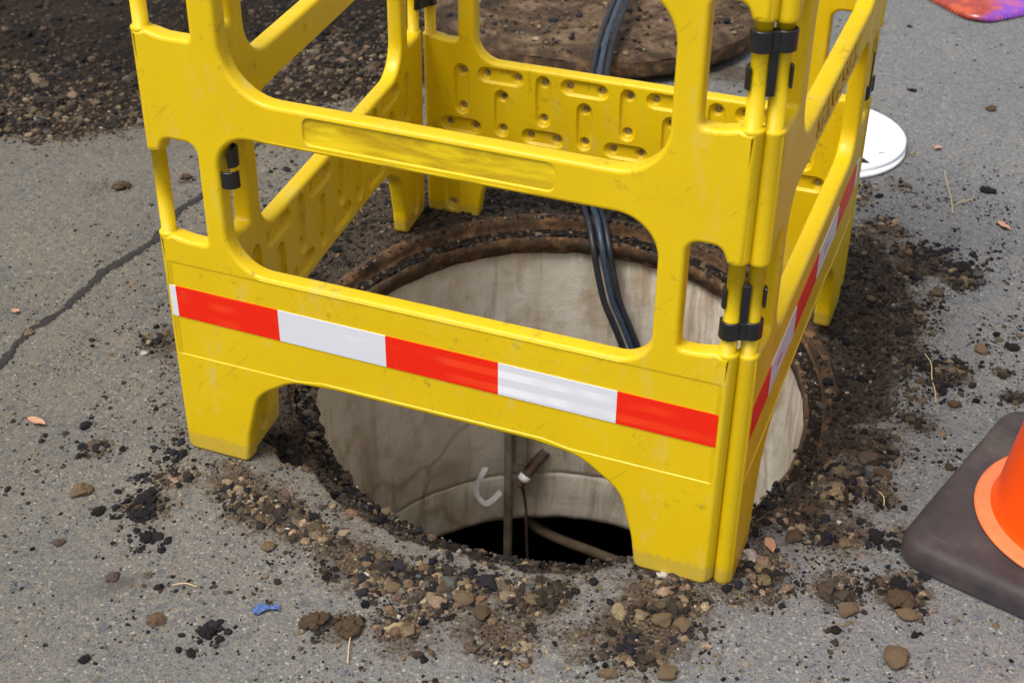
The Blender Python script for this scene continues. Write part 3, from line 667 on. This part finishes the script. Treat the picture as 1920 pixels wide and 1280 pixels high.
# ------------------------------------------------------------------ hinge clips
def arc_strip(bm, cx, cy, r0, r1, a0, a1, z0, z1, n=10):
    prev = None
    for i in range(n+1):
        a = a0+(a1-a0)*i/n; c, s = math.cos(a), math.sin(a)
        q = [bm.verts.new((cx+r*c, cy+r*s, z)) for r, z in ((r0, z0), (r1, z0), (r1, z1), (r0, z1))]
        if prev:
            for k in range(4): bm.faces.new((prev[k], prev[(k+1) % 4], q[(k+1) % 4], q[k]))
        else: bm.faces.new(q[::-1])
        prev = q
    bm.faces.new(prev)
def bbox(bm, lo, hi):
    r = bmesh.ops.create_cube(bm, size=1)
    for q in r['verts']: q.co = Vector([(lo[i]+hi[i])/2+(hi[i]-lo[i])*q.co[i] for i in range(3)])
def clip(label, p1, p2, zb, zt, outward, up=True, group='black clips joining the panel corners', single=False):
    """p1,p2 tube centres (world xy); band at zb, tongue to zt"""
    p1, p2 = Vector(p1), Vector(p2); mid = (p1+p2)/2 if not single else p1; x = (p2-p1).normalized(); n = Vector((-x.y, x.x))
    if n.dot(Vector(outward)) < 0: n = -n; 
    h = (p2-p1).length/2; root = empty('hinge_clip', (mid.x, mid.y, zb))
    M = Matrix(((x.x, n.x, 0, mid.x), (x.y, n.y, 0, mid.y), (0, 0, 1, 0), (0, 0, 0, 1)))
    if M.determinant() < 0: M = Matrix(((-x.x, n.x, 0, mid.x), (-x.y, n.y, 0, mid.y), (0, 0, 1, 0), (0, 0, 0, 1)))
    M = Matrix.Translation((0, 0, zb)) @ M; root.matrix_world = M; tag(root, label, 'clip', group)
    r0, r1 = .0095, .0127; BH = .022; sg = 1 if up else -1
    def fin(bm, name):
        bmesh.ops.recalc_face_normals(bm, faces=bm.faces[:]); bmesh.ops.bevel(bm, geom=[e for e in bm.edges if e.is_manifold and e.calc_face_angle(0) > 1.0], offset=.0006, segments=1, affect='EDGES')
        if not up: 
            for q in bm.verts: q.co.z = BH-q.co.z
            bmesh.ops.reverse_faces(bm, faces=bm.faces[:])
        me = bpy.data.meshes.new(name); bm.to_mesh(me); bm.free(); link(name, me, BLACKP, root)
    cs = (-h, h)
    bm = bmesh.new()
    for s, c in zip((-1, 1), cs):   # front arcs, open to the back; a0..a1 sweep over the outward side
        if s < 0: arc_strip(bm, c, 0, r0, r1, rad(-8), rad(215), 0, BH, 16)
        else: arc_strip(bm, c, 0, r0, r1, rad(188), rad(-35), 0, BH, 16)
    bbox(bm, (-h+.008, .0015, 0), (h-.008, .0105, BH-.0004))
    fin(bm, 'clip_band')
    bm = bmesh.new(); zt_ = zt; bbox(bm, (-.0045, .002, BH-.002), (.0045, .0092, zt_)); bbox(bm, (-.0018, -.010, BH-.004), (.0018, .0025, zt_-.001)); fin(bm, 'clip_tongue')
    for s, c in zip((-1, 1), cs):
        bm = bmesh.new()
        if s < 0: arc_strip(bm, c, 0, r0, r1, rad(150), rad(345), zt_-.030, zt_-.006, 14)
        else: arc_strip(bm, c, 0, r0, r1, rad(30), rad(-165), zt_-.030, zt_-.006, 14)
        fin(bm, 'clip_hook')
def tc_(k, u, z): q = PM[k] @ Vector((u, PT/2, z)); return (q.x, q.y)
UA, UB = .0128, PW-.0128
clip('black clip low on the near right corner, its band at the bottom', tc_('F', UB, .37), tc_('R', UA, .37), .358, .068, (1, -1), True)
clip('black clip high on the near right corner, its band at the top', tc_('F', UB, .69), tc_('R', UA, .69), .690, .068, (1, -1), False)
clip('black clip on the far left corner, above the back panel edge', tc_('L', UA, .37), tc_('B', UB, .37), .385, .060, (.4, -1), True)
clip('black clip on the far right corner beside the white lid', tc_('R', UB, .37), tc_('B', UA, .37), .350, .066, (1, -.3), True)
lt = Vector(tc_('L', UB, .40)); clip('black clip hanging open on the left panel behind the front post', lt, lt+Vector((.019, -.010)), .418, .058, (1, -.6), True, single=False)

# ================================================================== CABLES
def cable(pts, mat_, label, off):
    P = [(x+off[0], y+off[1], z+off[2]) for x, y, z in pts]
    o = tube('cable', P, .0058, mat_, None, 12, 10); tag(o, label, 'cable', 'three cables running into the manhole'); return o
CP = [(-.05, 3.1, .03), (.01, 2.3, .06), (.054, 1.852, .12), (.095, 1.647, .118), (.120, 1.487, .102), (.143, 1.368, .075), (.182, 1.222, .045), (.243, 1.018, .027), (.290, .880, .024), (.325, .815, .012), (.345, .782, -.012), (.358, .770, -.050), (.377, .760, -.105), (.397, .757, -.145), (.416, .755, -.185), (.451, .755, -.27), (.475, .745, -.38), (.48, .73, -.7), (.45, .72, -1.4)]
cable(CP, CABLE, 'left one of the three black cables dropping over the rim into the manhole', (-.0136, -.004, 0))
cable(CP, CABLEB, 'middle one of the three cables, bluish black, crossing the cover and rim', (0, .002, .003))
cable(CP, CABLE, 'right one of the three black cables dropping over the rim into the manhole', (.0136, .004, -.001))

# ================================================================== TRAFFIC CONE
cone = tag(empty('traffic_cone', (1.180, .262, .004), rad(-16.5)), 'orange traffic cone on a square black rubber base at the right edge', 'traffic cone')
def slab(name, s, h, rc, b, material, parent):
    base = rpoly([(-s, -s, rc), (s, -s, rc), (s, s, rc), (-s, s, rc)], 8); v = []; f = []; rings = [(0, 0), (0, h*.45), (b*.25, h*.75), (b*.7, h*.93), (b*1.6, h)]
    n = len(base)
    for k, (d, z) in enumerate(rings):
        p = inset(base, d); v += [(q[0], q[1], z) for q in p]
        if k:
            for i in range(n): f.append(((k-1)*n+i, (k-1)*n+(i+1) % n, k*n+(i+1) % n, k*n+i))
    f.append(tuple(range((len(rings)-1)*n, len(rings)*n))); return link(name, mesh(name, v, f, True), material, parent)
slab('cone_base', .188, .034, .040, .010, RUBBER, cone)
lathe('cone_flange', [(.120, .0345), (.1475, .0345), (.1505, .036), (.1500, .0385), (.146, .0400), (.136, .0410), (.131, .0425)], 96, PALEOR, cone)
lathe('cone_body', [(.1312, .0420), (.1285, .046), (.1262, .055), (.118, .12), (.100, .25), (.075, .43), (.046, .63), (.030, .735), (.028, .742), (.024, .745), (.022, .742), (.022, .70)], 96, ORANGE, cone)
# ================================================================== WHITE LIDS
def lid(z, r, h, loc, label, tilt, mark=False):
    root = tag(empty('bucket_lid', (*loc, z)), label, 'lid', 'two white lids stacked by the far right corner'); root.rotation_euler = tilt
    lathe('lid_disc', [(0, h*.9), (r*.90, h*.9), (r*.925, h*1.0), (r*.97, h*1.0), (r, h*.8), (r*1.0, h*.35), (r*.985, 0), (r*.95, 0), (r*.95, h*.4), (0, h*.4)], 96, WHITEP, root)
    if mark:
        v = [(-.090, -.130, h*.905), (-.045, -.128, h*.905), (-.070, -.085, h*.905)]; 
        v = [(.072, -.107, h*.92), (.112, -.100, h*.92), (.090, -.078, h*.92)]; link('printed_triangle', mesh('printed_triangle', v, [(0, 1, 2)]), INK, root)
        link('print_dash', mesh('print_dash', [(.118, -.052, h*.92), (.128, -.046, h*.92), (.1265, -.043, h*.92), (.1165, -.049, h*.92)], [(0, 1, 2, 3)]), INK, root)
    return root
lid(.001, .163, .009, (.622, 1.322), 'lower white plastic lid of the stacked pair, only its rim showing', (0, 0, 0))
lid(.0115, .161, .010, (.622, 1.333), 'upper white plastic lid with a small black mark, beside the far right corner', (rad(1.2), 0, 0), True)
# ================================================================== PURPLE / ORANGE SERRATED SHEET
sh = tag(empty('plastic_sheet', (0, 0, 0)), 'rounded corner of a shiny orange and purple plastic sheet with serrated edge', 'plastic sheet')
# corner near (0.835, 2.14), edges running to upper left and upper right
A = Vector((.62, 2.345)); B_ = Vector((.832, 2.125)); Cc = Vector((1.26, 2.60)); D = Vector((1.0, 2.85))
ol = rpoly([(A.x, A.y, .02), (B_.x, B_.y, .055), (Cc.x, Cc.y, .04), (D.x, D.y, .04)], 10); ol = densify(dedupe(ol), .012)
v = [(x, y, .016) for x, y in inset(orient(ol, True), .012)]; n = len(v); v += [(x, y, .010) for x, y in orient(ol, True)]; v += [(x, y, .003) for x, y in inset(orient(ol, True), .002)]
f = [tuple(range(n))]+[(i, n+i, n+(i+1) % n, (i+1) % n) for i in range(n)]+[(n+i, 2*n+i, 2*n+(i+1) % n, n+(i+1) % n) for i in range(n)]
me = mesh('sheet_body', v, f, True); link('sheet_body', me, SHEET, sh)
ee = orient(dedupe(ol), True); v = []; f = []
for i in range(len(ee)):
    a = Vector(ee[i]); b = Vector(ee[(i+1) % len(ee)]); t = b-a; Ln = t.length
    if Ln < .002: continue
    nn = Vector((t.y, -t.x)).normalized(); k = max(1, int(Ln/.0085))
    for j in range(k):
        p = a+t*(j/k); q = a+t*((j+.7)/k); m_ = (p+q)/2+nn*.0095; b0 = len(v)
        v += [(p.x, p.y, .011), (q.x, q.y, .011), (m_.x, m_.y, .006), (p.x, p.y, .003), (q.x, q.y, .003)]; f += [(b0, b0+2, b0+1), (b0, b0+3, b0+2), (b0+1, b0+2, b0+4), (b0+3, b0+4, b0+2)]
link('serrated_edge', mesh('serrated_edge', v, f), SHEET, sh)

# ================================================================== STONES, CLODS, LEAVES
def surf(x, y):
    g = ground_h(np.array(x), np.array(y)); h = heap_h(np.array(x), np.array(y)); return np.maximum(g, np.where(h > -.5, h, -9))
def rock_mesh(name, seed, sub=2, rough=.35, fl=.7, el=1.2):
    bm = bmesh.new(); bmesh.ops.create_icosphere(bm, subdivisions=max(sub, 4), radius=1); rr = random.Random(seed)
    cuts = [(Vector((rr.uniform(-1, 1), rr.uniform(-1, 1), rr.uniform(-.4, 1))).normalized(), rr.uniform(.62, .88)) for _ in range(11)]
    for q in bm.verts:
        c = q.co.normalized(); d = 1.0
        for n_, h_ in cuts:            # broken facets
            k = c.dot(n_)
            if k > 0: d = min(d, h_/k)
        d = d+rough*.5*mnoise.fractal(c*1.3+Vector((seed*7.3, 0, 0)), 1, 2, 4)+.045*mnoise.fractal(c*6+Vector((0, seed*3.3, 0)), 1, 2, 5); q.co = Vector((c.x*d*el, c.y*d, c.z*d*fl))
    me = bpy.data.meshes.new(name); bm.to_mesh(me); bm.free(); return me
def cluster_mesh(name, seed, rough=.5):
    rr = random.Random(seed); bm = bmesh.new()
    for k in range(44):
        b2 = bmesh.ops.create_icosphere(bm, subdivisions=3, radius=1); s = .10+.30*rr.random()**1.5; a = rr.random()*6.28; R_ = .78*rr.random()**.5 if k else 0; s = .60 if k == 0 else s
        for q in b2['verts']:
            c = q.co.normalized(); d = 1+rough*mnoise.fractal(c*1.9+Vector((seed*7.3+k, k, 0)), 1, 2, 4)+.16*mnoise.fractal(c*7+Vector((k, seed, 0)), 1, 2, 4); q.co = Vector((c.x*d*s+R_*math.cos(a)*1.35, c.y*d*s+R_*math.sin(a), c.z*d*s*.75+.06*k*0))
    me = bpy.data.meshes.new(name); bm.to_mesh(me); bm.free(); return me
def put(name, me, m_, x, y, r, label, cat, rz=None, group=None, smooth=True, sink=.35):
    me.materials.append(m_)
    if smooth: me.polygons.foreach_set('use_smooth', [True]*len(me.polygons))
    o = link(name, me); o.scale = (r, r, r); o.rotation_euler = (0, 0, random.random()*6.28 if rz is None else rz)
    o.location = (x, y, float(surf(x, y))+r*(.7-sink)); tag(o, label, cat, group); return o
ST = [
 (-.072,-.139,.0175,CLOD_T,'tan stone with rusty patches lying alone at the lower left',.9), (.373,-.233,.020,CLOD_B,'rounded brown clod with a notch, near the bottom centre',0), (.329,-.240,.019,CLOD_B,'blocky brown clod to the left of the notched clod',0),
 (.389,-.150,.011,CLOD_T,'smooth tan pebble among the black crumbs at the bottom centre',1), (.478,-.136,.0135,CLOD_T,'larger flat tan pebble to the right of the smooth tan one',1), (.982,-.035,.021,CLOD_T,'rough pitted stone at the lower right corner',1),
 (.973,.061,.022,CLOD_B,'big crumbly dark brown clod in front of the cone base',0), (.884,.330,.0165,CLOD_R,'round purplish pebble on the gravel right of the hole',1), (-.538,.629,.020,CLOD_B,'dark brown clod with a red soil smear at the upper left',0),
 (1.000,.674,.013,CLOD_T,'light brown pebble alone on the grey road at the right edge',1), (.916,.023,.014,CLOD_T,'long tan stone left of the crumbly clod by the cone',1), (.890,.143,.010,CLOD_T,'tan stone on the road between the right panel and the cone',1),
 (.827,.129,.013,CLOD_B,'angular brown stone just right of the near right foot',1), (.982,.041,.014,CLOD_T,'tan stone tucked under the crumbly clod by the cone',1), (.714,-.079,.016,CLOD_T,'larger tan stone in the gravel before the near right foot',1),
 (.738,-.079,.012,CLOD_T,'upright tan stone right of the larger one before the foot',1), (.212,-.141,.010,CLOD_T,'tan pebble below the hole edge at left',1), (.509,-.149,.013,CLOD_B,'flat brown stone in the bottom gravel strip',1),
 (.680,-.186,.011,CLOD_T,'tan pebble cut by the bottom edge of the view, left one',1), (.742,-.160,.013,CLOD_T,'tan pebble cut by the bottom edge of the view, right one',1), (-.038,-.236,.008,CLOD_R,'pale speckled pebble alone at the far lower left',1),
 (.063,-.263,.009,CLOD_R,'pinkish pebble above the damp oval stain',1), (.910,.305,.013,CLOD_B,'brown stone next to the round purplish pebble',1), (.981,.510,.010,CLOD_B,'small brown stone above the cone base',1), (-.382,.154,.009,CLOD_T,'tan pebble lying on the road crack',1),
 (.917,1.631,.012,CLOD_B,'small dark clod on the road by the white lids',0), (.835,.189,.013,CLOD_B,'tan brown stone on the slope right of the hole',1), (-.452,.710,.011,CLOD_B,'brown clod seen through the small window of the front panel',0)]
for i, (x, y, r, m_, lb, rk) in enumerate(ST):
    r *= .78 if r > .015 else .88
    me = rock_mesh('stone', i+1, 3, .35, .65, 1.25) if rk else cluster_mesh('stone', i+1)
    put('stone' if rk else 'soil_clod', me, m_, x, y, r, lb, 'stone' if rk else 'clod')
DK = [(.018,-.123,.013,'black tar crumb cluster left of the front gravel'), (.027,-.149,.0095,'black tar lump just below the black crumb cluster'), (-.027,-.166,.008,'small black tar lump left of the crumb clusters'), (-.156,-.016,.008,'black tar lump left of the front panel foot'),
 (.221,-.302,.010,'long black clod alone near the bottom, left of centre'), (.060,-.186,.009,'black and brown clod above the pinkish pebble'), (.923,.168,.010,'black crumb cluster between hole and cone'), (.114,-.392,.006,'tiny glossy black lump at the bottom left'),
 (.945,.925,.013,'dark spidery clod of wet soil right of the right panel'), (.950,1.236,.012,'dark spiky crumb on the road above the leaf'), (.749,1.667,.008,'black crumb behind the white lids'), (.686,2.054,.006,'black crumb on the road below the orange and purple sheet'), (1.045,.700,.010,'black clod at the right edge above the cone'),
 (.965,.090,.011,'black tar lump on top of the clods by the cone')]
for i, (x, y, r, lb) in enumerate(DK): put('tar_lump', cluster_mesh('tar_lump', 50+i, .75), CLOD_K, x, y, r, lb, 'tar lump')
# leaves, straws, wrapper
def leaf(x, y, L_, w, rz, label):
    v = []; f = []; n = 9
    for i in range(n):
        t = i/(n-1); hw = w*math.sin(math.pi*t)**.8+.0003; z = .003+.003*math.sin(t*3.1)+.0012*math.sin(t*9)
        for s in (-1, 0, 1): v.append(((t-.5)*L_, s*hw, z+(.0018 if s else 0)))
    for i in range(n-1):
        for k in range(2): b = i*3+k; f.append((b, b+3, b+4, b+1))
    m0 = len(v); v += [(p[0], p[1], p[2]-.0005) for p in v]; f += [tuple(reversed([q+m0 for q in g])) for g in f]
    o = link('dry_leaf', mesh('dry_leaf', v, f, True), LEAF); o.location = (x, y, float(surf(x, y))); o.rotation_euler = (0, 0, rz); tag(o, label, 'leaf')
leaf(-.223, -.037, .034, .006, rad(-4), 'pale dry leaf lying flat on the road at the left edge')
leaf(.801, .100, .030, .0065, rad(-62), 'pale pink dry leaf beside the near right foot')
leaf(.992, 1.102, .036, .006, rad(-40), 'reddish dry leaf on the road at the right edge')
leaf(.840, 1.387, .018, .006, rad(55), 'small tan leaf on the road right of the white lids')
leaf(-.438, .193, .014, .005, rad(20), 'tiny red brown leaf fragment near the crack')
def straw(p, label, r=.0009):
    P = [(x, y, float(surf(x, y))+.004+.002*(i % 2)) for i, (x, y) in enumerate(p)]
    tag(tube('straw', P, r, STRAW, None, 5, 6), label, 'straw')
straw([(.921, .628), (.934, .60), (.941, .56), (.949, .53), (.955, .50)], 'long pale root fibre between the right panel and the cone')
straw([(.866, 1.285), (.880, 1.22), (.893, 1.17), (.902, 1.113)], 'long pale straw on the road right of the right panel')
straw([(.900, 1.150), (.915, 1.17), (.93, 1.185)], 'short pale straw crossing near the end of the long straw')
straw([(.912, .262), (.920, .25), (.923, .235)], 'short curved straw on the road left of the cone base')
straw([(.378, -.235), (.387, -.26), (.398, -.285)], 'thin straw below the notched brown clod')
straw([(.140, -.25), (.155, -.243), (.170, -.242)], 'short pale straw above the long black clod')
v = []; f = []; n = 7
for i in range(n):
    for j in range(4):
        t = i/(n-1); v.append(((t-.5)*.042+.002*random.random(), (j-1.5)*.0045*(1+.5*math.sin(t*7))+.004*math.sin(t*5), .003+.006*random.random()))
for i in range(n-1):
    for j in range(3): b = i*4+j; f.append((b, b+4, b+5, b+1))
m0 = len(v); v += [(a, b, c-.0006) for a, b, c in v]; f += [tuple(reversed([q+m0 for q in g])) for g in f]
o = link('foil_wrapper', mesh('foil_wrapper', v, f), FOIL); o.scale = (.75, .75, .75); o.location = (.266, -.243, float(surf(.266, -.243))); o.rotation_euler = (0, 0, rad(42)); tag(o, 'crumpled scrap of shiny blue foil wrapper near the bottom', 'wrapper')

# ------------------------------------------------------------------ gravel and grit (uncountable)
ICO = []
for s in range(12):
    bm = bmesh.new(); bmesh.ops.create_icosphere(bm, subdivisions=1 if s < 6 or s > 9 else 2, radius=1)
    for q in bm.verts:
        c = q.co.normalized(); d = 1+.55*mnoise.noise(c*1.6+Vector((s*5.1, 0, 0)))+.12*random.uniform(-1, 1); q.co = c*d
    bm.verts.ensure_lookup_table(); V_ = np.array([q.co[:] for q in bm.verts]); F_ = np.array([[q.index for q in fc.verts] for fc in bm.faces]); ICO.append((V_, F_)); bm.free()
PAL = np.array([(.20, .145, .088), (.135, .094, .056), (.27, .205, .13), (.075, .053, .034), (.036, .026, .019), (.009, .008, .011), (.014, .012, .017), (.125, .108, .088), (.075, .072, .072), (.42, .39, .34)])
def scatter(name, x, y, r, pal_p, label, cat='gravel', dark=None, zoff=.25, big=False):
    n = len(x); z = surf(x, y); Vs = []; Fs = []; Cs = []; base = 0
    ti = rng.integers(0, 10, n) if big else rng.integers(0, 6, n); ci = rng.choice(len(PAL), n, p=pal_p)
    col = PAL[ci]*rng.uniform(.65, 1.3, (n, 1))*rng.uniform(.92, 1.08, (n, 3))
    if dark is not None: col = col*dark[:, None]
    sc = np.stack([r*rng.uniform(.85, 1.35, n), r*rng.uniform(.75, 1.05, n), r*rng.uniform(.5, .85, n)], -1)
    a = rng.uniform(0, 2*np.pi, n); tl = rng.uniform(-.5, .5, n)
    for t in range(12):
        I = np.where(ti == t)[0]
        if not len(I): continue
        V_, F_ = ICO[t]; P = V_[None]*sc[I][:, None]
        ct, st_ = np.cos(tl[I])[:, None], np.sin(tl[I])[:, None]; py = P[..., 1]*ct-P[..., 2]*st_; pz = P[..., 1]*st_+P[..., 2]*ct
        ca, sa = np.cos(a[I])[:, None], np.sin(a[I])[:, None]; px = P[..., 0]*ca-py*sa; py = P[..., 0]*sa+py*ca
        Q = np.stack([px+x[I][:, None], py+y[I][:, None], pz+(z[I]+sc[I, 2]*zoff)[:, None]], -1)
        nv = len(V_); Vs.append(Q.reshape(-1, 3)); Fs.append((F_[None]+(base+np.arange(len(I))*nv)[:, None, None]).reshape(-1, 3)); Cs.append(np.repeat(np.c_[col[I], np.ones(len(I))], nv, 0)); base += nv*len(I)
    me = mesh_np(name, np.concatenate(Vs), np.concatenate(Fs), False, {'tint': np.concatenate(Cs)})
    tag(link(name, me, STONE), label, cat, kind='stuff')
pm = np.array([.15, .18, .06, .18, .16, .11, .07, .05, .03, .006]); pm /= pm.sum()
pdk = np.array([.04, .09, .012, .18, .28, .19, .12, .05, .04, .004]); pdk /= pdk.sum()
def rej(n, dens, box):
    out = np.zeros((0, 2))
    while len(out) < n:
        q = rng.uniform((box[0], box[2]), (box[1], box[3]), (n*4, 2)); d = dens(q[:, 0], q[:, 1]); out = np.concatenate([out, q[rng.uniform(0, 1, len(q)) < d]])
    return out[:n]
RIN = .418
def d_patch(x, y):
    r = np.hypot(x-C0[0], y-C0[1]); d = dirt_d(x, y); lump = sstep(.42, .62, fbm(x*24, y*24, 3, 44)); return np.where((r > redge(x, y)+.006) & (heap_sd(x, y) < 0), np.clip(d, 0, 1)**1.5*(.12+.88*lump), 0)
def d_pit(x, y):
    r = np.hypot(x-C0[0], y-C0[1]); return ((r > RIN) & (r < redge(x, y)+.008)).astype(float)*(.3+.7*fbm(x*15, y*15, 3, 45))
def dk_right(x, y): return 1-.62*sstep(.80, .88, x)*sstep(.2, .45, y)
def clumpy(x, y): return np.where(fbm(x*40, y*40, 2, 71) > .56, .25, 1.0)       # patches of wet black crumbs
q = rej(36000, d_patch, (-.5, 1.15, -.42, 1.35)); r = np.clip(np.exp(rng.normal(math.log(.00125), .45, len(q))), .0007, .004); scatter('soil_crumbs', q[:, 0], q[:, 1], r, pm, 'fine brown soil crumbs strewn on the road round the hole', 'soil', dark=dk_right(q[:, 0], q[:, 1])*clumpy(q[:, 0], q[:, 1]))
q = rej(5200, lambda x, y: d_patch(x, y)**1.2, (-.4, 1.15, -.42, 1.35)); r = np.clip(np.exp(rng.normal(math.log(.0024), .45, len(q))), .0015, .0075); scatter('gravel', q[:, 0], q[:, 1], r, pm, 'brown grit and small gravel scattered on the road round the hole', dark=dk_right(q[:, 0], q[:, 1])*clumpy(q[:, 0], q[:, 1]), big=True)
q = rej(1250, lambda x, y: d_patch(x, y)**1.7, (-.3, 1.15, -.42, 1.35)); r = np.clip(np.exp(rng.normal(math.log(.0052), .33, len(q))), .0035, .0115); scatter('pebbles', q[:, 0], q[:, 1], r, pm, 'larger brown pebbles in patches round the hole', 'pebbles', dark=.5+.5*dk_right(q[:, 0], q[:, 1]), big=True)
q = rej(15000, d_pit, (-.4, 1.1, -.15, 1.2)); r = np.clip(np.exp(rng.normal(math.log(.0018), .6, len(q))), .0009, .0095); scatter('pit_gravel', q[:, 0], q[:, 1], r, pdk, 'dark damp gravel in the broken edge round the manhole frame', dark=rng.uniform(.35, .9, len(q)))
def d_heap(x, y):
    s_ = heap_sd(x, y)+.16*(fbm(x*6, y*6, 4, 21)-.5)+.05*(fbm(x*20, y*20, 3, 77)-.5); return np.where(s_ > 0, 1, np.exp(s_/.022)*.8)*(.45+.55*sstep(.45, 0, s_))*(.2+.8*fbm(x*8, y*8, 3, 46))
phe = np.array([.05, .15, .015, .33, .30, .09, .03, .02, .01, .003]); phe /= phe.sum()
q = rej(46000, d_heap, (-1.4, -.1, .55, 2.3)); r = np.clip(np.exp(rng.normal(math.log(.0021), .58, len(q))), .0011, .012); sd_ = heap_sd(q[:, 0], q[:, 1])+.16*(fbm(q[:, 0]*6, q[:, 1]*6, 3, 47)-.5); ddk = .42+.65*sstep(.34, .02, sd_); scatter('heap_gravel', q[:, 0], q[:, 1], r, phe, 'gravel bedded in the dark soil behind the left panel', dark=ddk)
q = rej(1500, lambda x, y: np.where(heap_sd(x, y) > .02, d_heap(x, y), 0)*sstep(.5, .15, heap_sd(x, y)), (-1.4, -.1, .55, 2.3)); r = np.clip(np.exp(rng.normal(math.log(.0058), .42, len(q))), .0035, .016); sd_ = heap_sd(q[:, 0], q[:, 1]); scatter('heap_stones', q[:, 0], q[:, 1], r, pm, 'rounded brown stones in the soil heap behind the left panel', 'stones', dark=.35+.5*sstep(.3, .02, sd_), big=True)
q = rej(3800, lambda x, y: .35*np.ones(len(x))*(np.hypot(x-C0[0], y-C0[1]) > redge(x, y))*(heap_sd(x, y) < 0)*(.1+1.5*np.clip(fbm(x*5, y*5, 2, 48)-.4, 0, 1)), (-1., 1.3, -.5, 2.3)); r = np.clip(np.exp(rng.normal(math.log(.0012), .45, len(q))), .0007, .0045); scatter('loose_grit', q[:, 0], q[:, 1], r, pdk, 'sparse fine dark grit all over the road', 'grit')
tc_c = [(x, y, .020) for x, y, r, _ in DK if r > .0089 and x < 1.04 and y < 1]+[(-.01,-.02,.02),(.0,-.08,.025),(.45,-.12,.03),(.48,-.10,.03),(.40,-.13,.03),(.69,-.13,.02),(.93,.60,.03),(.93,.97,.035),(.88,.95,.03),(.84,.17,.02),(.95,.55,.025)]
I_ = rng.integers(0, len(tc_c), 850); T_ = np.array(tc_c)[I_]; q = T_[:, :2]+rng.normal(0, 1, (850, 2))*T_[:, 2:]*.7; ok = (np.hypot(q[:, 0]-C0[0], q[:, 1]-C0[1]) > redge(q[:, 0], q[:, 1])); q = q[ok]
pk = np.zeros(len(PAL)); pk[5] = .5; pk[6] = .4; pk[4] = .1
scatter('tar_crumbs', q[:, 0], q[:, 1], np.clip(np.exp(rng.normal(math.log(.0026), .5, len(q))), .001, .0075), pk, 'black tar crumbs in loose clusters on the road', 'tar crumbs', big=True)
# crumbs on the frame seat and the cover
a = rng.uniform(0, 6.283, 4500); rr = rng.uniform(.380, .418, 4500)
def surf_const(zc):
    return lambda x, y: np.full(np.shape(x), zc)
_s = surf; v = []; f = []; nA, nR_ = 360, 16
for i in range(nA+1):
    a_ = rad(-182+172*i/nA); w_ = math.sin(math.pi*i/nA)**.35
    for k in range(nR_):
        t = k/(nR_-1); ri = .3795-.004*w_+.010*(mnoise.fractal(Vector((math.cos(a_)*12, math.sin(a_)*12, 1)), 1, 2, 4)); rr_ = ri+(.445-ri)*t
        x_, y_ = rr_*math.cos(a_), rr_*math.sin(a_); hh = (-.054+.018*sstep(.0, .8, np.array(t))*w_+(.007*math.sin(math.pi*min(1, t*2.2)) if t < .45 else .010*(1-t)/.55)*w_+.010*w_*mnoise.fractal(Vector((x_*40, y_*40, 2)), 1, 2, 4))
        if k == 0: hh = -.064
        v.append((x_, y_, float(hh)+TA*y_+TB*x_))
for i in range(nA):
    for k in range(nR_-1): b_ = i*nR_+k; f.append((b_, b_+1, b_+nR_+1, b_+nR_))
o = link('soil_on_frame', mesh('soil_on_frame', v, f, True), SOIL); o.location = (C0[0], C0[1], 0); tag(o, 'soil and grit fallen over the near side of the iron manhole frame', 'soil', kind='stuff')
surf = (lambda x, y: np.where(np.hypot(x-C0[0], y-C0[1]) > .4085, -.0295, -.051)+TA*(y-C0[1])+TB*(x-C0[0]))
scatter('seat_grit', C0[0]+rr*np.cos(a), C0[1]+rr*np.sin(a), np.clip(np.exp(rng.normal(math.log(.0016), 0.6, 4500)), .0007, .008), pdk, 'soil crumbs lying on the seat of the manhole frame', 'grit')
a = rng.uniform(rad(-178), rad(-14), 5000); rr = rng.uniform(.377, .44, 5000); surf = (lambda x, y: -.043+.010*np.clip((np.hypot(x-C0[0], y-C0[1])-.39)/.05, -1, 1)+TA*(y-C0[1])+TB*(x-C0[0]))
scatter('rim_gravel', C0[0]+rr*np.cos(a), C0[1]+rr*np.sin(a), np.clip(np.exp(rng.normal(math.log(.0017), .6, 5000)), .0008, .008), pdk, 'gravel and crumbs piled along the near lip of the hole', 'gravel', dark=rng.uniform(.5, 1.1, 5000))
surf = surf_const(.066)
a = rng.uniform(0, 6.283, 900); rr = .37*np.sqrt(rng.uniform(0, 1, 900))
scatter('cover_grit', -.005+rr*np.cos(a), 1.785+rr*np.sin(a), np.clip(np.exp(rng.normal(math.log(.003), .6, 900)), .001, .012), pm, 'small stones and crumbs lying on the manhole cover', 'grit', zoff=0)
surf = _s
